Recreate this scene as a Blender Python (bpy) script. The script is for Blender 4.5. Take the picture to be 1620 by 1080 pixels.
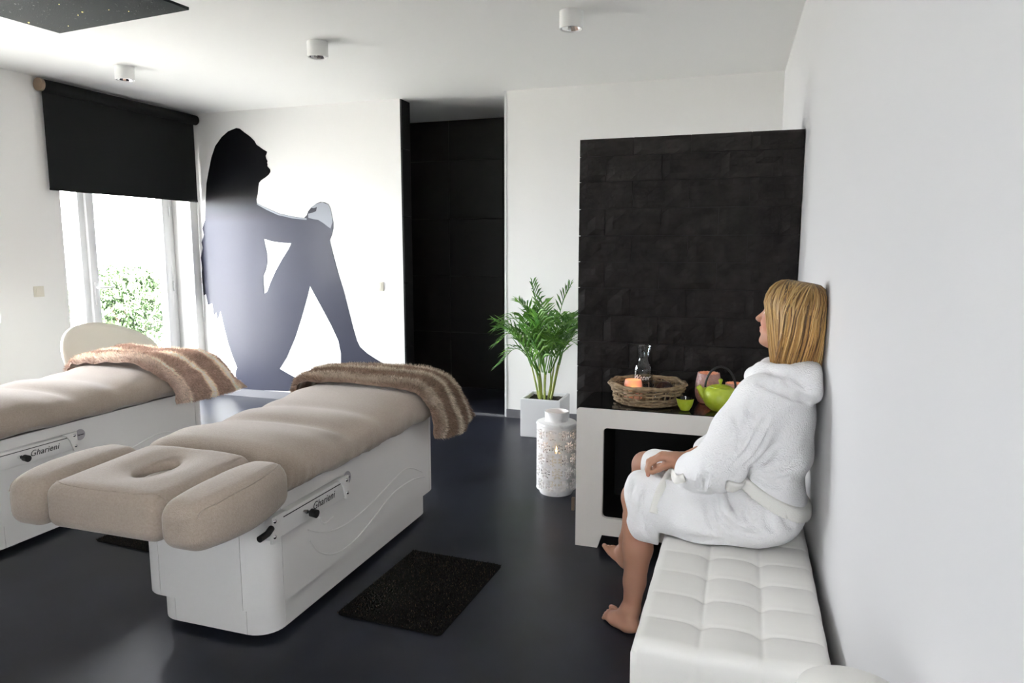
import bpy, bmesh, math, random
import numpy as np
from mathutils import Vector, Matrix, Euler, noise
for o in list(bpy.data.objects): bpy.data.objects.remove(o)
SC = bpy.context.scene
COL = SC.collection
# ------------------------------------------------------------------ camera
cam = bpy.data.cameras.new('camera'); camo = bpy.data.objects.new('camera', cam); COL.objects.link(camo)
camo.location = (0, 0, 1.5)
camo.rotation_euler = (math.radians(90-7.592), 0, math.radians(18.37))
cam.sensor_width = 36; cam.lens = 24.684; cam.clip_start = .02
SC.camera = camo
# ------------------------------------------------------------------ world (overcast daylight)
W = bpy.data.worlds.new('World'); SC.world = W; W.use_nodes = True
bg = W.node_tree.nodes['Background']; bg.inputs[0].default_value = (.95, .96, 1, 1); bg.inputs[1].default_value = 34.0
# daylight enters by the window openings: portals only guide the sampling of the sky
def portal(name, loc, sy, sz, front=False):
    l = bpy.data.lights.new(name, 'AREA'); l.shape = 'RECTANGLE'; l.size = sz; l.size_y = sy
    l.cycles.is_portal = True
    o = bpy.data.objects.new(name, l); COL.objects.link(o); o.location = loc
    o.rotation_euler = (math.radians(90), 0, math.radians(180)) if front else (0, math.radians(-90), 0)
    if front: l.size, l.size_y = sy, sz
portal('window_daylight', (-5.62, 5.02, 1.15), 1.5, 2.4)
portal('fill_window_daylight_side', (-5.62, 3.2, 1.6), 1.2, 1.4)  # portal of the added side window
portal('fill_window_daylight_front', (-.6, -1.83, 1.6), .85, 1.2, True)  # portal of the added window behind the camera
# sun stands behind the house: it lights the terrace and garden, never the room directly
sun = bpy.data.lights.new('sun', 'SUN'); sun.energy = 520; sun.angle = .01; sun.color = (1,.96,.90)
suno = bpy.data.objects.new('sun', sun); COL.objects.link(suno); suno.rotation_euler = (math.radians(18), math.radians(38), 0)
VS = SC.view_settings
VS.view_transform = 'Standard'; VS.look = 'None'; VS.exposure = 0.5; VS.gamma = 1; VS.use_curve_mapping = False

# ------------------------------------------------------------------ helpers
def tag(o, label=None, cat=None, group=None, kind=None):
    if label: o['label'] = label
    if cat: o['category'] = cat
    if group: o['group'] = group
    if kind: o['kind'] = kind
    return o
def thing(name, label, cat, loc=(0,0,0), rz=0, group=None):
    o = bpy.data.objects.new(name, None); COL.objects.link(o); o.empty_display_size = .05
    o.location = loc; o.rotation_euler = (0,0,rz)
    return tag(o, label, cat, group)
def mk(name, verts, faces, mat, parent=None, smooth=False, auto=None):
    me = bpy.data.meshes.new(name)
    me.from_pydata([tuple(v) for v in verts], [], [tuple(f) for f in faces]); me.update()
    return fin(name, me, mat, parent, smooth, auto)
def fin(name, me, mat, parent=None, smooth=False, auto=None):
    if mat is not None and len(me.materials)==0: me.materials.append(mat)
    if smooth or auto: me.polygons.foreach_set('use_smooth', [True]*len(me.polygons))
    if auto:
        me.update()
        try: me.set_sharp_from_angle(angle=math.radians(auto))
        except Exception: pass
    o = bpy.data.objects.new(name, me); COL.objects.link(o)
    if parent: o.parent = parent
    return o
def bmo(name, bm, mat, parent=None, smooth=False, auto=None):
    bmesh.ops.recalc_face_normals(bm, faces=bm.faces[:])
    me = bpy.data.meshes.new(name); bm.to_mesh(me); bm.free()
    return fin(name, me, mat, parent, smooth, auto)
def addbox(bm, a, b, bev=0, seg=2):
    cx = [(a[i]+b[i])/2 for i in range(3)]; s = [abs(b[i]-a[i]) for i in range(3)]
    r = bmesh.ops.create_cube(bm, size=1, matrix=Matrix.Translation(cx) @ Matrix.Diagonal((*s,1)))
    if bev:
        es = list({e for v in r['verts'] for e in v.link_edges})
        bmesh.ops.bevel(bm, geom=es, offset=bev, segments=seg, profile=.5, affect='EDGES')
def box(name, a, b, mat, parent=None, bev=0, seg=2):
    bm = bmesh.new(); addbox(bm, a, b, bev, seg)
    return bmo(name, bm, mat, parent, auto=40 if bev else None)
def addlathe(bm, prof, n=32, c=(0,0,0), close=False):
    rings = []
    for r, z in prof:
        if r < 1e-6: rings.append([bm.verts.new((c[0], c[1], c[2]+z))])
        else: rings.append([bm.verts.new((c[0]+r*math.cos(2*math.pi*k/n), c[1]+r*math.sin(2*math.pi*k/n), c[2]+z)) for k in range(n)])
    pairs = list(zip(rings, rings[1:]))
    if close: pairs.append((rings[-1], rings[0]))
    for A, B in pairs:
        for k in range(n):
            k2 = (k+1) % n
            if len(A) == 1 and len(B) == 1: continue
            if len(A) == 1: bm.faces.new((A[0], B[k], B[k2]))
            elif len(B) == 1: bm.faces.new((A[k], A[k2], B[0]))
            else: bm.faces.new((A[k], A[k2], B[k2], B[k]))
def lathe(name, prof, mat, parent=None, n=32, c=(0,0,0), close=False, auto=45):
    bm = bmesh.new(); addlathe(bm, prof, n, c, close)
    return bmo(name, bm, mat, parent, auto=auto)
def addtube(bm, pts, rad, n=8, cap=True, closed=False):
    pts = [Vector(p) for p in pts]; m = len(pts)
    if not hasattr(rad, '__len__'): rad = [rad]*m
    rings = []; up = None
    for i, p in enumerate(pts):
        a = pts[(i-1) % m] if (closed or i > 0) else p
        b = pts[(i+1) % m] if (closed or i < m-1) else p
        t = (b-a).normalized() if (b-a).length > 1e-9 else Vector((0,0,1))
        if up is None:
            up = t.orthogonal().normalized()
        up = (up - t*up.dot(t)); up = up.normalized() if up.length > 1e-6 else t.orthogonal().normalized()
        s = t.cross(up)
        rings.append([bm.verts.new(p + (up*math.cos(2*math.pi*k/n) + s*math.sin(2*math.pi*k/n))*rad[i]) for k in range(n)])
    L = list(zip(rings, rings[1:]))
    if closed: L.append((rings[-1], rings[0]))
    for A, B in L:
        for k in range(n): bm.faces.new((A[k], A[(k+1)%n], B[(k+1)%n], B[k]))
    if cap and not closed:
        bm.faces.new(rings[0][::-1]); bm.faces.new(rings[-1])
def tube(name, pts, rad, mat, parent=None, n=8, closed=False):
    bm = bmesh.new(); addtube(bm, pts, rad, n, True, closed)
    return bmo(name, bm, mat, parent, auto=50)
def bez(pts, n=8):
    "Catmull-Rom through points"
    P = [Vector(p) for p in pts]; P = [2*P[0]-P[1]] + P + [2*P[-1]-P[-2]]; out = []
    for i in range(1, len(P)-2):
        for k in range(n):
            t = k/n; a, b, c, d = P[i-1:i+3]
            out.append(.5*((2*b) + (c-a)*t + (2*a-5*b+4*c-d)*t*t + (3*b-a-3*c+d)*t**3))
    out.append(P[-2]); return out
def flat_shape(name, loops, depth, mat, parent=None, mat4=None, bevel=0):
    "filled 2D outline (holes allowed) given a thickness, in local xy, then placed with mat4"
    cu = bpy.data.curves.new(name, 'CURVE'); cu.dimensions = '2D'; cu.fill_mode = 'BOTH'; cu.extrude = depth/2; cu.bevel_depth = bevel
    for lp in loops:
        s = cu.splines.new('POLY'); s.points.add(len(lp)-1)
        for p, q in zip(s.points, lp): p.co = (q[0], q[1], 0, 1)
        s.use_cyclic_u = True
    return curve_mesh(name, cu, mat, parent, mat4)
def curve_mesh(name, cu, mat, parent=None, mat4=None):
    t = bpy.data.objects.new(name, cu); COL.objects.link(t)
    dg = bpy.context.evaluated_depsgraph_get()
    me = bpy.data.meshes.new_from_object(t.evaluated_get(dg)); bpy.data.objects.remove(t); bpy.data.curves.remove(cu)
    if mat4 is not None: me.transform(mat4)
    me.materials.clear()
    return fin(name, me, mat, parent)
def text_mesh(name, body, size, mat, parent=None, mat4=None, shear=0, extrude=.0004, space=1):
    cu = bpy.data.curves.new(name, 'FONT'); cu.body = body; cu.size = size; cu.shear = shear; cu.extrude = extrude
    cu.align_x = 'CENTER'; cu.align_y = 'CENTER'; cu.space_character = space
    return curve_mesh(name, cu, mat, parent, mat4)
def copy_tree(o, parent=None):
    c = o.copy(); COL.objects.link(c); c.parent = parent
    for ch in list(o.children): copy_tree(ch, c)
    return c
def circ(cx, cy, r, a0, a1, n): return [(cx+r*math.cos(a0+(a1-a0)*k/n), cy+r*math.sin(a0+(a1-a0)*k/n)) for k in range(n+1)]
def rrect(x0, y0, x1, y1, r, n=6):
    h = math.pi/2
    return circ(x1-r,y1-r,r,0,h,n)+circ(x0+r,y1-r,r,h,2*h,n)+circ(x0+r,y0+r,r,2*h,3*h,n)+circ(x1-r,y0+r,r,3*h,4*h,n)
# ---- signed-distance modelling + surface nets (for upholstery, cloth and the figure)
def smin(a, b, k):
    if k <= 0: return np.minimum(a, b)
    h = np.clip(.5+.5*(b-a)/k, 0, 1)
    return b*(1-h)+a*h-k*h*(1-h)
class Field:
    def __init__(s, lo, hi, h):
        s.lo = np.array(lo, float); s.h = h
        s.n = np.ceil((np.array(hi)-s.lo)/h).astype(int)+1
        s.F = np.full(s.n, .5, np.float32)
    def ax(s, sl): return [ (s.lo[i]+s.h*np.arange(sl[i].start, sl[i].stop)).astype(np.float32) for i in range(3)]
    def sl(s, lo, hi):
        a = np.clip(np.floor((np.array(lo)-s.lo)/s.h).astype(int), 0, s.n); b = np.clip(np.ceil((np.array(hi)-s.lo)/s.h).astype(int)+1, 0, s.n)
        return tuple(slice(int(a[i]), int(max(a[i], b[i]))) for i in range(3))
    def grid(s, sl):
        x, y, z = s.ax(sl); return x[:,None,None], y[None,:,None], z[None,None,:]
    def op(s, fn, lo, hi, k=.01, mode='u'):
        sl = s.sl(lo, hi)
        if min(q.stop-q.start for q in sl) <= 0: return
        d = fn(*s.grid(sl)); A = s.F[sl]
        if mode == 'u': s.F[sl] = smin(A, d, k)
        elif mode == 's': s.F[sl] = -smin(-A, d, k)
        elif mode == 'i': s.F[sl] = -smin(-A, -d, k)
        elif mode == 'add': s.F[sl] = A + d
    def cap(s, a, b, ra, rb=None, k=.02, mode='u', m=None, flat=None):
        "tapered capsule; flat=(axis vector, factor) squashes it along that axis"
        rb = ra if rb is None else rb; a = np.array(a, float); b = np.array(b, float); R = max(ra, rb)
        m = (2.5*k+.03) if m is None else m
        ba = b-a; L = max(ba@ba, 1e-12)
        def fn(X, Y, Z):
            px, py, pz = X-a[0], Y-a[1], Z-a[2]
            t = np.clip((px*ba[0]+py*ba[1]+pz*ba[2])/L, 0, 1)
            dx, dy, dz = px-ba[0]*t, py-ba[1]*t, pz-ba[2]*t
            q = dx*dx+dy*dy+dz*dz
            if flat is not None:
                ux, f = flat; w = dx*ux[0]+dy*ux[1]+dz*ux[2]; q = q+w*w*(f*f-1)
            return np.sqrt(q)-(ra+(rb-ra)*t)
        s.op(fn, np.minimum(a, b)-R-m, np.maximum(a, b)+R+m, k, mode)
    def ell(s, c, r, rot=None, k=.02, mode='u', m=None):
        c = np.array(c, float); r = np.array(r, float); M = np.eye(3) if rot is None else np.array(rot); R = r.max()
        m = (2.5*k+.03) if m is None else m
        def fn(X, Y, Z):
            p = [X-c[0], Y-c[1], Z-c[2]]
            q = [M[0][i]*p[0]+M[1][i]*p[1]+M[2][i]*p[2] for i in range(3)]
            k0 = np.sqrt(sum((q[i]/r[i])**2 for i in range(3))); k1 = np.sqrt(sum((q[i]/r[i]**2)**2 for i in range(3)))+1e-6
            return k0*(k0-1)/k1
        s.op(fn, c-R-m, c+R+m, k, mode)
    def chain(s, pts, rads, k=.02, **kw):
        for i in range(len(pts)-1): s.cap(pts[i], pts[i+1], rads[i], rads[i+1], k, **kw)
    def mesh(s, smooth=2, lam=.5):
        F = s.F; ins = F < 0; n = F.shape
        c = [np.s_[:-1], np.s_[1:]]
        cnt = sum(ins[c[i], c[j], c[k]].astype(np.int8) for i in (0,1) for j in (0,1) for k in (0,1))
        act = (cnt > 0) & (cnt < 8); ids = np.argwhere(act)
        I = np.full(act.shape, -1, np.int64); I[act] = np.arange(len(ids))
        acc = np.zeros((len(ids), 3)); num = np.zeros(len(ids))
        x, y, z = ids.T
        for axn in range(3):
            for u in (0,1):
                for v in (0,1):
                    o0 = [0,0,0]; oth = [q for q in range(3) if q != axn]; o0[oth[0]] = u; o0[oth[1]] = v; o1 = list(o0); o1[axn] = 1
                    f0 = F[x+o0[0], y+o0[1], z+o0[2]]; f1 = F[x+o1[0], y+o1[1], z+o1[2]]
                    mk_ = (f0 < 0) != (f1 < 0); t = np.where(mk_, f0/np.where(f0 == f1, 1, f0-f1), 0)
                    p = np.zeros((len(ids), 3)); p[:, oth[0]] = u; p[:, oth[1]] = v; p[:, axn] = t
                    acc += p*mk_[:, None]; num += mk_
        V = ids+acc/num[:, None]
        faces = []
        for axn in range(3):
            oth = [q for q in range(3) if q != axn]
            sa = [slice(None)]*3; sb = [slice(None)]*3; sa[axn] = slice(0, -1); sb[axn] = slice(1, None)
            A = ins[tuple(sa)]; B = ins[tuple(sb)]
            e = np.argwhere(A != B); e = e[(e[:, oth[0]] > 0) & (e[:, oth[1]] > 0) & (e[:, oth[0]] < n[oth[0]]-1) & (e[:, oth[1]] < n[oth[1]]-1)]
            flip = A[tuple(e.T)]
            def cell(du, dv):
                q = e.copy(); q[:, oth[0]] -= du; q[:, oth[1]] -= dv; return I[tuple(q.T)]
            Q = np.stack([cell(1,1), cell(0,1), cell(0,0), cell(1,0)], 1)
            if axn == 1: flip = ~flip
            Q[~flip] = Q[~flip][:, ::-1]; faces.append(Q)
        Fc = np.concatenate(faces); V = V*s.h+s.lo
        for _ in range(smooth):
            S = np.zeros_like(V); N = np.zeros(len(V))
            for i in range(4):
                a, b = Fc[:, i], Fc[:, (i+1)%4]
                for q in range(3): S[:, q] += np.bincount(a, V[b, q], len(V))+np.bincount(b, V[a, q], len(V))
                N += np.bincount(a, minlength=len(V))+np.bincount(b, minlength=len(V))
            V = V+(S/np.maximum(N, 1)[:, None]-V)*lam
        return V, Fc
    def obj(s, name, mat, parent=None, smooth=2, lam=.5):
        V, Fc = s.mesh(smooth, lam)
        me = bpy.data.meshes.new(name); me.vertices.add(len(V)); me.vertices.foreach_set('co', V.astype(np.float32).ravel())
        me.loops.add(Fc.size); me.loops.foreach_set('vertex_index', Fc.astype(np.int32).ravel())
        me.polygons.add(len(Fc)); me.polygons.foreach_set('loop_start', np.arange(0, Fc.size, 4, dtype=np.int32))
        me.update(calc_edges=True); me.validate()
        return fin(name, me, mat, parent, smooth=True)
def vnoise(X, Y, Z, f, seed=0):
    "cheap smooth pseudo-noise from summed sines"
    r = np.random.RandomState(seed); o = 0
    for i in range(6):
        d = r.normal(size=3); d /= np.linalg.norm(d); ph = r.uniform(0, 6.28); ff = f*r.uniform(.6, 1.6)
        o = o+np.sin((X*d[0]+Y*d[1]+Z*d[2])*ff+ph)
    return o/6

# ------------------------------------------------------------------ materials
MAT = {}
def mat(name, col, rough=.5, metal=0, spec=.5, bump=None, var=None, **kw):
    """procedural material. bump=(scale,strength,detail[,distance]) fine relief; var=(scale, colour2, low, high) colour mottling"""
    m = bpy.data.materials.new(name); m.use_nodes = True; nt = m.node_tree; b = nt.nodes['Principled BSDF']
    b.inputs['Base Color'].default_value = (*col, 1); b.inputs['Roughness'].default_value = rough
    b.inputs['Metallic'].default_value = metal; b.inputs['Specular IOR Level'].default_value = spec
    for k, v in kw.items(): b.inputs[k.replace('_', ' ')].default_value = v
    tc = nt.nodes.new('ShaderNodeTexCoord')
    def nz(scale, detail):
        n = nt.nodes.new('ShaderNodeTexNoise'); n.inputs['Scale'].default_value = scale; n.inputs['Detail'].default_value = detail
        nt.links.new(tc.outputs['Object'], n.inputs['Vector']); return n
    if var:
        n = nz(var[0], 4); r = nt.nodes.new('ShaderNodeValToRGB')
        r.color_ramp.elements[0].position = var[2]; r.color_ramp.elements[1].position = var[3]
        r.color_ramp.elements[0].color = (*col, 1); r.color_ramp.elements[1].color = (*var[1], 1)
        nt.links.new(n.outputs['Fac'], r.inputs['Fac']); nt.links.new(r.outputs['Color'], b.inputs['Base Color'])
    if bump:
        n = nz(bump[0], bump[2]); u = nt.nodes.new('ShaderNodeBump'); u.inputs['Strength'].default_value = bump[1]
        u.inputs['Distance'].default_value = bump[3] if len(bump) > 3 else .005
        nt.links.new(n.outputs['Fac'], u.inputs['Height']); nt.links.new(u.outputs['Normal'], b.inputs['Normal'])
    MAT[name] = m; return m
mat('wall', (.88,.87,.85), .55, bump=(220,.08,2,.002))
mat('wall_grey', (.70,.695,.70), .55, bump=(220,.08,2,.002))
mat('ceiling', (.89,.885,.865), .7)
mat('floor', (.010,.0108,.0155), .32, spec=.24, var=(2.2,(.020,.0225,.034),.35,.7), bump=(9,.02,5,.004))
mat('tile', (.007,.0065,.0065), .4, spec=.35, var=(9,(.011,.010,.010),.3,.8))
mat('grout', (.006,.006,.006), .8)
mat('stone', (.012,.0105,.010), .8, spec=.15, var=(14,(.025,.0215,.0205),.35,.75), bump=(60,.5,8,.006))
mat('skirting', (.13,.13,.14), .5)
mat('white_metal', (.75,.75,.75), .4)
mat('white_frame', (.80,.80,.80), .35)
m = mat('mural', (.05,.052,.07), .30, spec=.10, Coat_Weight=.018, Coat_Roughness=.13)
nt = m.node_tree; tc = nt.nodes.new('ShaderNodeTexCoord'); sx = nt.nodes.new('ShaderNodeSeparateXYZ'); rp = nt.nodes.new('ShaderNodeMapRange')   # print tones by height: black head, slate limbs with window glare painted in
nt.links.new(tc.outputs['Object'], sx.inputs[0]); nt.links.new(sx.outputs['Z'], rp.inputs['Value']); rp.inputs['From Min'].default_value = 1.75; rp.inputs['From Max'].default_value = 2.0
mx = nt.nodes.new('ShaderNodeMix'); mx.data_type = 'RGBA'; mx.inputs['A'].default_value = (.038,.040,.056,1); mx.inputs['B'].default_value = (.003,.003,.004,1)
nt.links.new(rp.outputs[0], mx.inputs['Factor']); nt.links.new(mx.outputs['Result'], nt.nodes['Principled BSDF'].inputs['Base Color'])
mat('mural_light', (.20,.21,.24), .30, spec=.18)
mat('blind', (.006,.006,.006), .8, spec=.2)
mat('black', (.008,.008,.008), .45)
mat('plastic_white', (.82,.82,.80), .35)
mat('switch', (.74,.70,.60), .4)
mat('bed_white', (.80,.785,.765), .38)
mat('bed_seam', (.30,.29,.28), .6)
mat('chrome', (.85,.85,.85), .12, 1)
mat('ink', (.05,.05,.05), .5)
mat('badge', (.42,.40,.43), .4)
mat('terry', (.330,.270,.222), .95, spec=.1, var=(140,(.385,.320,.268),.3,.7), bump=(260,.5,3,.003), Sheen_Weight=.35, Sheen_Roughness=.5)
mat('leather', (.86,.845,.81), .42, bump=(160,.06,3,.002))
mat('mat', (.010,.009,.008), .95, spec=.1)
mat('cream', (.80,.78,.70), .35)
mat('planter', (.88,.89,.90), .35)
mat('soil', (.020,.014,.010), .95, bump=(60,.8,4,.01))
mat('cane', (.42,.45,.10), .5, var=(12,(.20,.30,.06),.35,.7))
mat('leaf', (.055,.19,.020), .38, var=(9,(.17,.36,.04),.4,.7), Subsurface_Weight=0.0)
mat('table_white', (.80,.765,.72), .35)
mat('gloss_black', (.006,.006,.006), .12)
mat('matt_black', (.003,.003,.003), .7, spec=.2)
mat('wicker', (.175,.115,.060), .7, var=(30,(.32,.235,.14),.35,.7))
mat('lime', (.36,.45,.02), .38, var=(40,(.44,.52,.06),.4,.7))
mat('iron', (.006,.006,.006), .4)
mat('plum', (.035,.006,.010), .3)
mat('lantern', (.93,.92,.92), .45, var=(25,(.70,.68,.68),.6,.8))
mat('bronze', (.30,.22,.16), .35, .8)
mat('board', (.022,.026,.027), .8, spec=.1, bump=(150,.25,2,.003))
mat('shell', (.78,.75,.66), .4)
mat('bark', (.10,.07,.05), .9)
mat('garden_leaf', (.016,.028,.013), .8, spec=.05, var=(3,(.030,.046,.022),.3,.7))
mat('paving', (.55,.54,.50), .8)
mat('robe', (.90,.895,.90), .95, spec=.1, bump=(170,.7,5,.006), Sheen_Weight=.3)
mat('belt', (.86,.85,.81), .95, spec=.1, bump=(330,.5,4,.003))
def glass(name, rough=0.0, col=(1,1,1), ior=1.45, thin=False):
    m = bpy.data.materials.new(name); m.use_nodes = True; nt = m.node_tree; b = nt.nodes['Principled BSDF']
    if thin:
        nt.nodes.remove(b); o = nt.nodes['Material Output']; mx = nt.nodes.new('ShaderNodeMixShader'); t = nt.nodes.new('ShaderNodeBsdfTransparent'); g = nt.nodes.new('ShaderNodeBsdfGlossy')
        g.inputs['Roughness'].default_value = rough; fr = nt.nodes.new('ShaderNodeFresnel'); fr.inputs['IOR'].default_value = ior
        t.inputs['Color'].default_value = (*col, 1)
        geo = nt.nodes.new('ShaderNodeNewGeometry'); ml = nt.nodes.new('ShaderNodeMath'); ml.operation = 'MULTIPLY_ADD'; ml.inputs[1].default_value = 1/ior-ior; ml.inputs[2].default_value = ior
        nt.links.new(geo.outputs['Backfacing'], ml.inputs[0]); nt.links.new(ml.outputs[0], fr.inputs['IOR'])
        nt.links.new(fr.outputs[0], mx.inputs[0]); nt.links.new(t.outputs[0], mx.inputs[1]); nt.links.new(g.outputs[0], mx.inputs[2]); nt.links.new(mx.outputs[0], o.inputs['Surface'])
    else:
        b.inputs['Base Color'].default_value = (*col, 1); b.inputs['Transmission Weight'].default_value = 1; b.inputs['Roughness'].default_value = rough; b.inputs['IOR'].default_value = ior
    MAT[name] = m
glass('pane', thin=True, col=(.97,.98,.98)); glass('clear', thin=True, ior=1.5, col=(.93,.95,.96)); glass('water', thin=True, ior=1.2, col=(.93,.95,.96))
def glow(name, col, s, base=None):
    m = mat(name, base or col, .4); b = m.node_tree.nodes['Principled BSDF']
    b.inputs['Emission Color'].default_value = (*col, 1); b.inputs['Emission Strength'].default_value = s
glow('flame', (1,.55,.16), 14); glow('star', (1,.85,.35), .8)
mat('wax', (.80,.74,.62), .5)
# translucent votive glass, lit from inside by its candle
m = mat('votive', (.90,.62,.50), .35); m.node_tree.nodes['Principled BSDF'].inputs['Transmission Weight'].default_value = .55; m.node_tree.nodes['Principled BSDF'].inputs['Roughness'].default_value = .6
m = mat('mosaic_tile', (.62,.42,.40), .25); m.node_tree.nodes['Principled BSDF'].inputs['Transmission Weight'].default_value = .45; m.node_tree.nodes['Principled BSDF'].inputs['Roughness'].default_value = .45

# ------------------------------------------------------------------ setting
H = 2.81; XL = -5.27; YB = 5.816; YF = -1.6; T = .32
XR0 = .285-.0187*(YF-2); XR1 = .285-.0187*(YB-2)
def S(name, a, b, m, parent=None):
    o = box(name, a, b, MAT[m], parent)
    if parent is None: tag(o, kind='structure')
    return o
S('floor', (XL-T,YF-.2,-.12), (.8,7.3,0), 'floor')
S('ceiling', (XL-T,YF-.2,H), (.8,7.3,H+.12), 'ceiling')
bm = bmesh.new()   # left wall with the openings of the glazed door and the added fill window
for y0,y1,z0,z1 in [(YF-.2,2.65,0,H),(2.65,3.75,0,.95),(2.65,3.75,2.25,H),(3.75,4.32,0,H),(4.32,5.72,2.36,H),(5.72,YB+.2,0,H)]:
    addbox(bm, (XL-T,y0,z0), (XL,y1,z1))
tag(bmo('wall_left', bm, MAT['wall']), kind='structure')
bm = bmesh.new()
addbox(bm, (XL,YB,0), (-2.983,YB+.17,H)); addbox(bm, (-1.982,YB,0), (.8,YB+.2,H))
tag(bmo('wall_back', bm, MAT['wall']), kind='structure')
v = [(XR0,YF-.2,0),(XR1,YB,0),(.8,YB,0),(.8,YF-.2,0)]
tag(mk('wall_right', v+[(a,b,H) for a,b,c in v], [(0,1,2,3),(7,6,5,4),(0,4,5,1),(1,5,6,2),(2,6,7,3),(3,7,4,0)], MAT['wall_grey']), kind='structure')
bm = bmesh.new()   # wall behind the camera, with an opening for the added fill window
for x0,x1,z0,z1 in [(XL-T,-.95,0,H),(-.95,-.25,0,1.05),(-.95,-.25,2.15,H),(-.25,.8,0,H)]: addbox(bm, (x0,YF-.2,z0), (x1,YF,z1))
tag(bmo('wall_front', bm, MAT['wall']), kind='structure')
# dark tiled passage behind the opening
S('wall_passage_end', (-4.3,6.95,0), (-.9,7.1,H), 'grout')
pe = bpy.data.objects['wall_passage_end']
tile_me = None
def tile(a, b, parent):
    return box('tile', a, b, MAT['tile'], parent, bev=.003, seg=1)
for i in range(4):
    for j in range(5):
        x0 = -3.6+i*.6+.0; z0 = j*.6
        if z0 < H: tile((x0+.003,6.935,z0+.003), (x0+.597,6.949,min(z0+.597,H-.002)), pe)
jl = S('wall_passage_jamb', (-2.983,YB+.002,0), (-2.975,YB+.168,H), 'grout')
S('wall_passage_left', (-4.3,YB+.17,0), (-4.2,6.95,H), 'tile'); S('wall_passage_right', (-1.1,YB+.2,0), (-1.0,6.95,H), 'tile'); S('wall_passage_inner', (-4.2,YB+.17,0), (-2.99,YB+.185,H), 'tile')
for j in range(5):
    z0 = j*.6-.02
    tile((-2.975,YB+.003,max(z0+.003,0)), (-2.966,YB+.167,min(z0+.597,H-.002)), jl)
S('trim_1', (-1.998,YB-.006,0), (-1.980,YB+.2,H), 'white_metal')
S('trim_2', (-2.975,YB-.01,0), (-1.998,YB+.03,.012), 'skirting')
S('baseboard_back', (XL+.002,YB-.012,0), (-2.99,YB-.001,.075), 'skirting')
S('baseboard_back_right', (-1.98,YB-.012,0), (XR1-.01,YB-.001,.075), 'skirting')

# split-face stone partition: every stone its own piece
ps = S('wall_partition', (-.875,3.835,0), (XR1+.03,4.12,2.078), 'grout')
random.seed(4)
def stone(x0, x1, z0, z1, seed, parent):
    nx = max(2, int((x1-x0)/.04)); nz = 4; v = []; f = []
    for k in range(nz+1):
        for i in range(nx+1):
            x = x0+(x1-x0)*i/nx; z = z0+(z1-z0)*k/nz
            ed = min(i, nx-i, k, nz-k)
            d = .014+.005*noise.noise(Vector((x*30,z*30,seed))) if ed == 0 else .022+.016*noise.noise(Vector((x*11+seed*3.1, z*17, seed)))+.007*noise.noise(Vector((x*40, z*40, seed)))
            v.append((x, 3.838-d, z))
    for k in range(nz):
        for i in range(nx):
            a = k*(nx+1)+i; f.append((a, a+1, a+nx+2, a+nx+1))
    n0 = len(v); ring = [i for i in range(nx+1)]+[k*(nx+1)+nx for k in range(1,nz+1)]+[nz*(nx+1)+i for i in range(nx-1,-1,-1)]+[k*(nx+1) for k in range(nz-1,0,-1)]
    for r in ring: v.append((v[r][0], 3.845, v[r][2]))
    m = len(ring)
    for q in range(m): f.append((ring[q], n0+q, n0+(q+1)%m, ring[(q+1)%m]))
    o = mk('stone', v, f, MAT['stone'], parent); return o
zj = [2.080,1.986,1.853,1.708,1.565,1.424,1.282,1.131,.983,.840,.697,.555,.412,.270,.127,0]
for r in range(len(zj)-1):
    xs = [-.884]; x = -.884+(.292 if r%2 == 0 else .146)
    while x < .238: xs.append(x); x += .296
    xs.append(.248)
    for a, b in zip(xs, xs[1:]):
        if b-a < .03: continue
        stone(a+.002, b-.002, zj[r+1]+.002, zj[r]-.002, random.random()*50, ps)
box('edge_profile', (-.900,3.795,0), (-.884,3.815,.075), MAT['bronze'], ps)

# glazed garden door in the left wall
wn = tag(bpy.data.objects.new('window_1', None), kind='structure'); COL.objects.link(wn)
X0, X1 = -5.57, -5.49
def fr(name, y0, y1, z0, z1, dx=0, parent=wn, m='white_frame'): return box(name, (X0+dx,y0,z0), (X1+dx,y1,z1), MAT[m], parent, bev=.006)
fr('frame_jamb',4.32,4.42,0,2.36); fr('frame_jamb',5.655,5.72,0,2.36); fr('frame_head',4.42,5.655,2.29,2.36); fr('frame_sill',4.42,5.655,0,.06); fr('mullion',4.655,4.72,.06,2.29)
sash = fr('sash_stile',4.722,4.80,.065,2.285,.02); fr('sash_stile',5.565,5.65,.065,2.285,.02); fr('sash_rail',4.80,5.565,.065,.17,.02); fr('sash_rail',4.80,5.565,2.2,2.285,.02)
box('pane', (-5.535,4.80,.17), (-5.529,5.565,2.2), MAT['pane'], wn); box('pane', (-5.535,4.42,.06), (-5.529,4.655,2.29), MAT['pane'], wn)
for z in (.45,1.12,1.86):
    h = tube('hinge', [(-5.462,5.652,z-.05),(-5.462,5.652,z+.05)], .009, MAT['white_metal'], wn, 10)
hd = box('handle_plate', (-5.47,4.745,1.0), (-5.462,4.775,1.2), MAT['white_metal'], wn, bev=.003)
tube('handle_lever', [(-5.465,4.76,1.15),(-5.42,4.76,1.15),(-5.415,4.78,1.15),(-5.415,4.90,1.15)], .010, MAT['white_metal'], wn, 8)
# unseen window added for fill light further forward on the same wall
w2 = tag(bpy.data.objects.new('added_fill_window_side', None), kind='structure'); COL.objects.link(w2)
for y0,y1,z0,z1 in [(2.65,2.72,.95,2.25),(3.68,3.75,.95,2.25),(2.72,3.68,.95,1.02),(2.72,3.68,2.18,2.25)]: fr('frame_bar',y0,y1,z0,z1,0,w2)
for y0,y1 in ((2.72,3.68),): box('pane', (-5.535,y0,1.02), (-5.529,y1,2.18), MAT['pane'], w2)

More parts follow.
